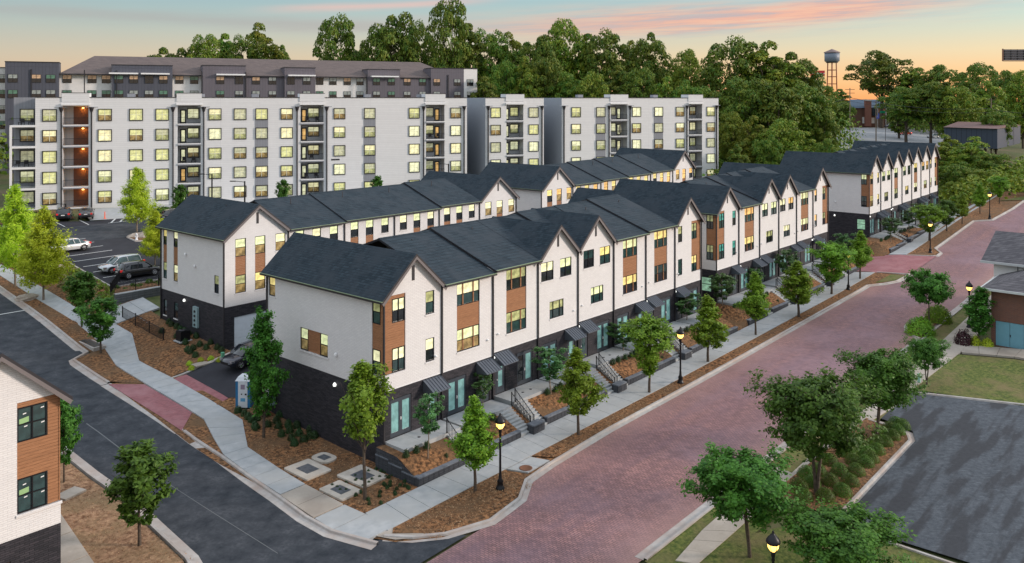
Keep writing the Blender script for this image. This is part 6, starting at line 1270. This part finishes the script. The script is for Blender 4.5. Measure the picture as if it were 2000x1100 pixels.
t=empty('fire_hydrant',(48.9,106.0,zg(48.9,106)+.1),label='white fire hydrant on the tip of the parking island',cat='fire hydrant'); b=MB(); b.lathe([(.2,0),(.2,.06),(.13,.08),(.12,.6),(.15,.62),(.12,.75),(.03,.82),(0,.85)],12); b.tube([(-.22,0,.45),(.22,0,.45)],.06,8); b.build('barrel',mflat('hydrant_white',(.7,.72,.75),.4),t)
box_thing('junction_box','small green utility marker in the mulch by the alley kerb','utility box',(*at(435,706,.05)[:2],zg(37,67)+.4),[('marker',(-.12,.12,-.12,.12,-.3,.35),mflat('utility_green',(.12,.36,.22),.5))])
u,v,z=at(1795,748,.05); box_thing('utility_marker','small pale green utility post under the small dark lawn tree','utility box',(u,v,z),[('post',(-.1,.1,-.1,.1,0,.75),mflat('pale_green',(.28,.50,.42),.5))])
u,v,z=at(398,710,.06); box_thing('ground_pad','small tan concrete pad in the mulch near the alley','concrete pad',(u,v,z),[('slab',(-.9,.9,-.45,.45,-.05,.06),M['concrete_tan'])]); u,v,z=at(137,965,.08); box_thing('ground_pad','tan concrete pad on the soil beside the cropped corner house walk','concrete pad',(u,v,z),[('slab',(-.7,.7,-.5,.5,-.05,.08),M['concrete_tan'])],.3)
# storm inlet on the side street
box_thing('storm_inlet','concrete storm drain inlet on the mulch strip of the side street','storm drain',(31.4,76.6,zg(31,76.6)+.05),[('inlet_box',(0,1.1,-.3,3.4,-.2,.28),M['curb']),('grate',(.15,.95,0,3.1,.285,.30),M['black'])])
# light poles in the parking court, overhead line poles far off
def pole(x,ytop,F,lab,arm=True,m='black'):
    u,v=atF(x,F); z=zg(u,v); h=hz(ytop,F)-z; t=empty('light_pole' if arm else 'utility_pole',(u,v,z),YAW-math.pi/2,label=lab,cat='pole'); b=MB(); b.tube([(0,0,0),(0,0,h)],[.13,.09] if arm else [.22,.15],8); b.build('post',M[m],t)
    if arm: b=MB(); b.tube([(0,0,h-.1),(-1.2,0,h)],.04,5); b.box(-1.8,-1.1,-.15,.15,h-.06,h+.05); b.build('lamp_head',M[m],t)
    else:
        for q in (.6,1.8): b=MB(); b.box(-1.6,1.6,-.08,.08,h-q,h-q+.16); b.build('crossarm',M['bark'],t)
for x,yt,F,lb in [(414,340,108,'slim black light pole at left of the pair before the long white block'),(478,354,104,'slim black light pole with arm behind the back row ridge'),(876,320,128,'slim light pole near the right end of the long white block'),(128,398,118,'short black light post by the amber stairwell')]: pole(x,yt,F,lb)
for x,yt,F,lb in [(1660,172,285,'tall timber utility pole left of the far brick house'),(1711,196,292,'slender pole before the brick house awning'),(1936,192,262,'pale utility pole behind the dark blue warehouse')]: pole(x,yt,F,lb,False,'bark_pale')
def wires():
    A=atF(1480,300);B=atF(1660,285);C_=atF(1936,262);D_=atF(2100,250)
    for i,(o,zt) in enumerate(((0,-.4),(.8,-.4),(0,-1.6))):
        b=MB(); pts=[]
        for (p,q,y0,y1) in ((A,B,200,177),(B,C_,177,197),(C_,D_,197,196)):
            z0=hz(y0,290)+zt-2; z1=hz(y1,270)+zt-2
            for k in range(9): s=k/8; pts.append((p[0]+(q[0]-p[0])*s+o,p[1]+(q[1]-p[1])*s+o,z0+(z1-z0)*s-6*s*(1-s)))
        b.tube(pts,.045,3); b.build('power_line',M['trim'],None,label=['upper left','upper right','lower'][i]+' overhead power line strung between the far poles',cat='power line',group='overhead power lines')
wires()
u,v=atF(1724,300); t=empty('street_sign',(u,v,zg(u,v)),YAW-math.pi/2,label='green road sign hanging before the brick house',cat='sign'); b=MB(); b.box(-.9,.9,-.03,.03,hz(221,300)-zg(u,v),hz(217,300)-zg(u,v)); b.build('panel',mflat('sign_green',(.01,.35,.18),.5),t); b=MB(); b.tube([(1,0,0),(1,0,hz(216,300)-zg(u,v))],.08,6); b.build('post',M['trim'],t)
# balcony furniture
def chair(parent_w,d,z,lab):
    u=48.98+parent_w*math.cos(AW)-d*math.sin(AW); v=134.3+parent_w*math.sin(AW)+d*math.cos(AW); t=empty('patio_chair',(u,v,z),AW+random.uniform(-.5,.5),label=lab,cat='chair',group='balcony chairs')
    m=M['trim']; b=MB(); b.box(-.3,.3,-.3,.3,.36,.44); b.build('seat',m,t); b=MB(); b.box(-.3,.3,.24,.3,.44,.95); b.build('backrest',m,t)
    for a in (-.27,.27):
        for c in (-.27,.27): b=MB(); b.box(a-.03,a+.03,c-.03,c+.03,0,.36); b.build('leg',m,t)
for x,r in ((38,0),(58,0),(30,2),(48,2),(360,2),(378,2),(602,0),(622,0),(600,3),(620,3),(610,2),(844,1),(858,1)):
    chair(lw(x),1.0 if x>70 else 1.6,ROW[r]-1.45,'dark %s chair on the %s balcony from the top, %s'%('left' if x in(38,30,360,602,600,610,844) else 'right',ORD[r],'left corner bay' if x<70 else 'bay right of the stairwell' if x<400 else 'middle bay' if x<700 else 'right bay'))
pu=lw(1216); u=48.98+pu*math.cos(AW)-1.0*math.sin(AW); v=134.3+pu*math.sin(AW)+1.0*math.cos(AW); t=empty('patio_umbrella',(u,v,ROW[1]-1.45),label='folded cream parasol on a balcony of the second block',cat='parasol'); b=MB(); b.lathe([(.05,.5),(.38,.7),(.25,1.6),(.04,2.3)],10); b.build('folded_canopy',mflat('cream_canvas',(.5,.44,.3),.8),t); b=MB(); b.tube([(0,0,0),(0,0,2.4)],.03,5); b.build('pole',M['trim'],t)
# entrance sign panels and small lights at the doors omitted where unseen
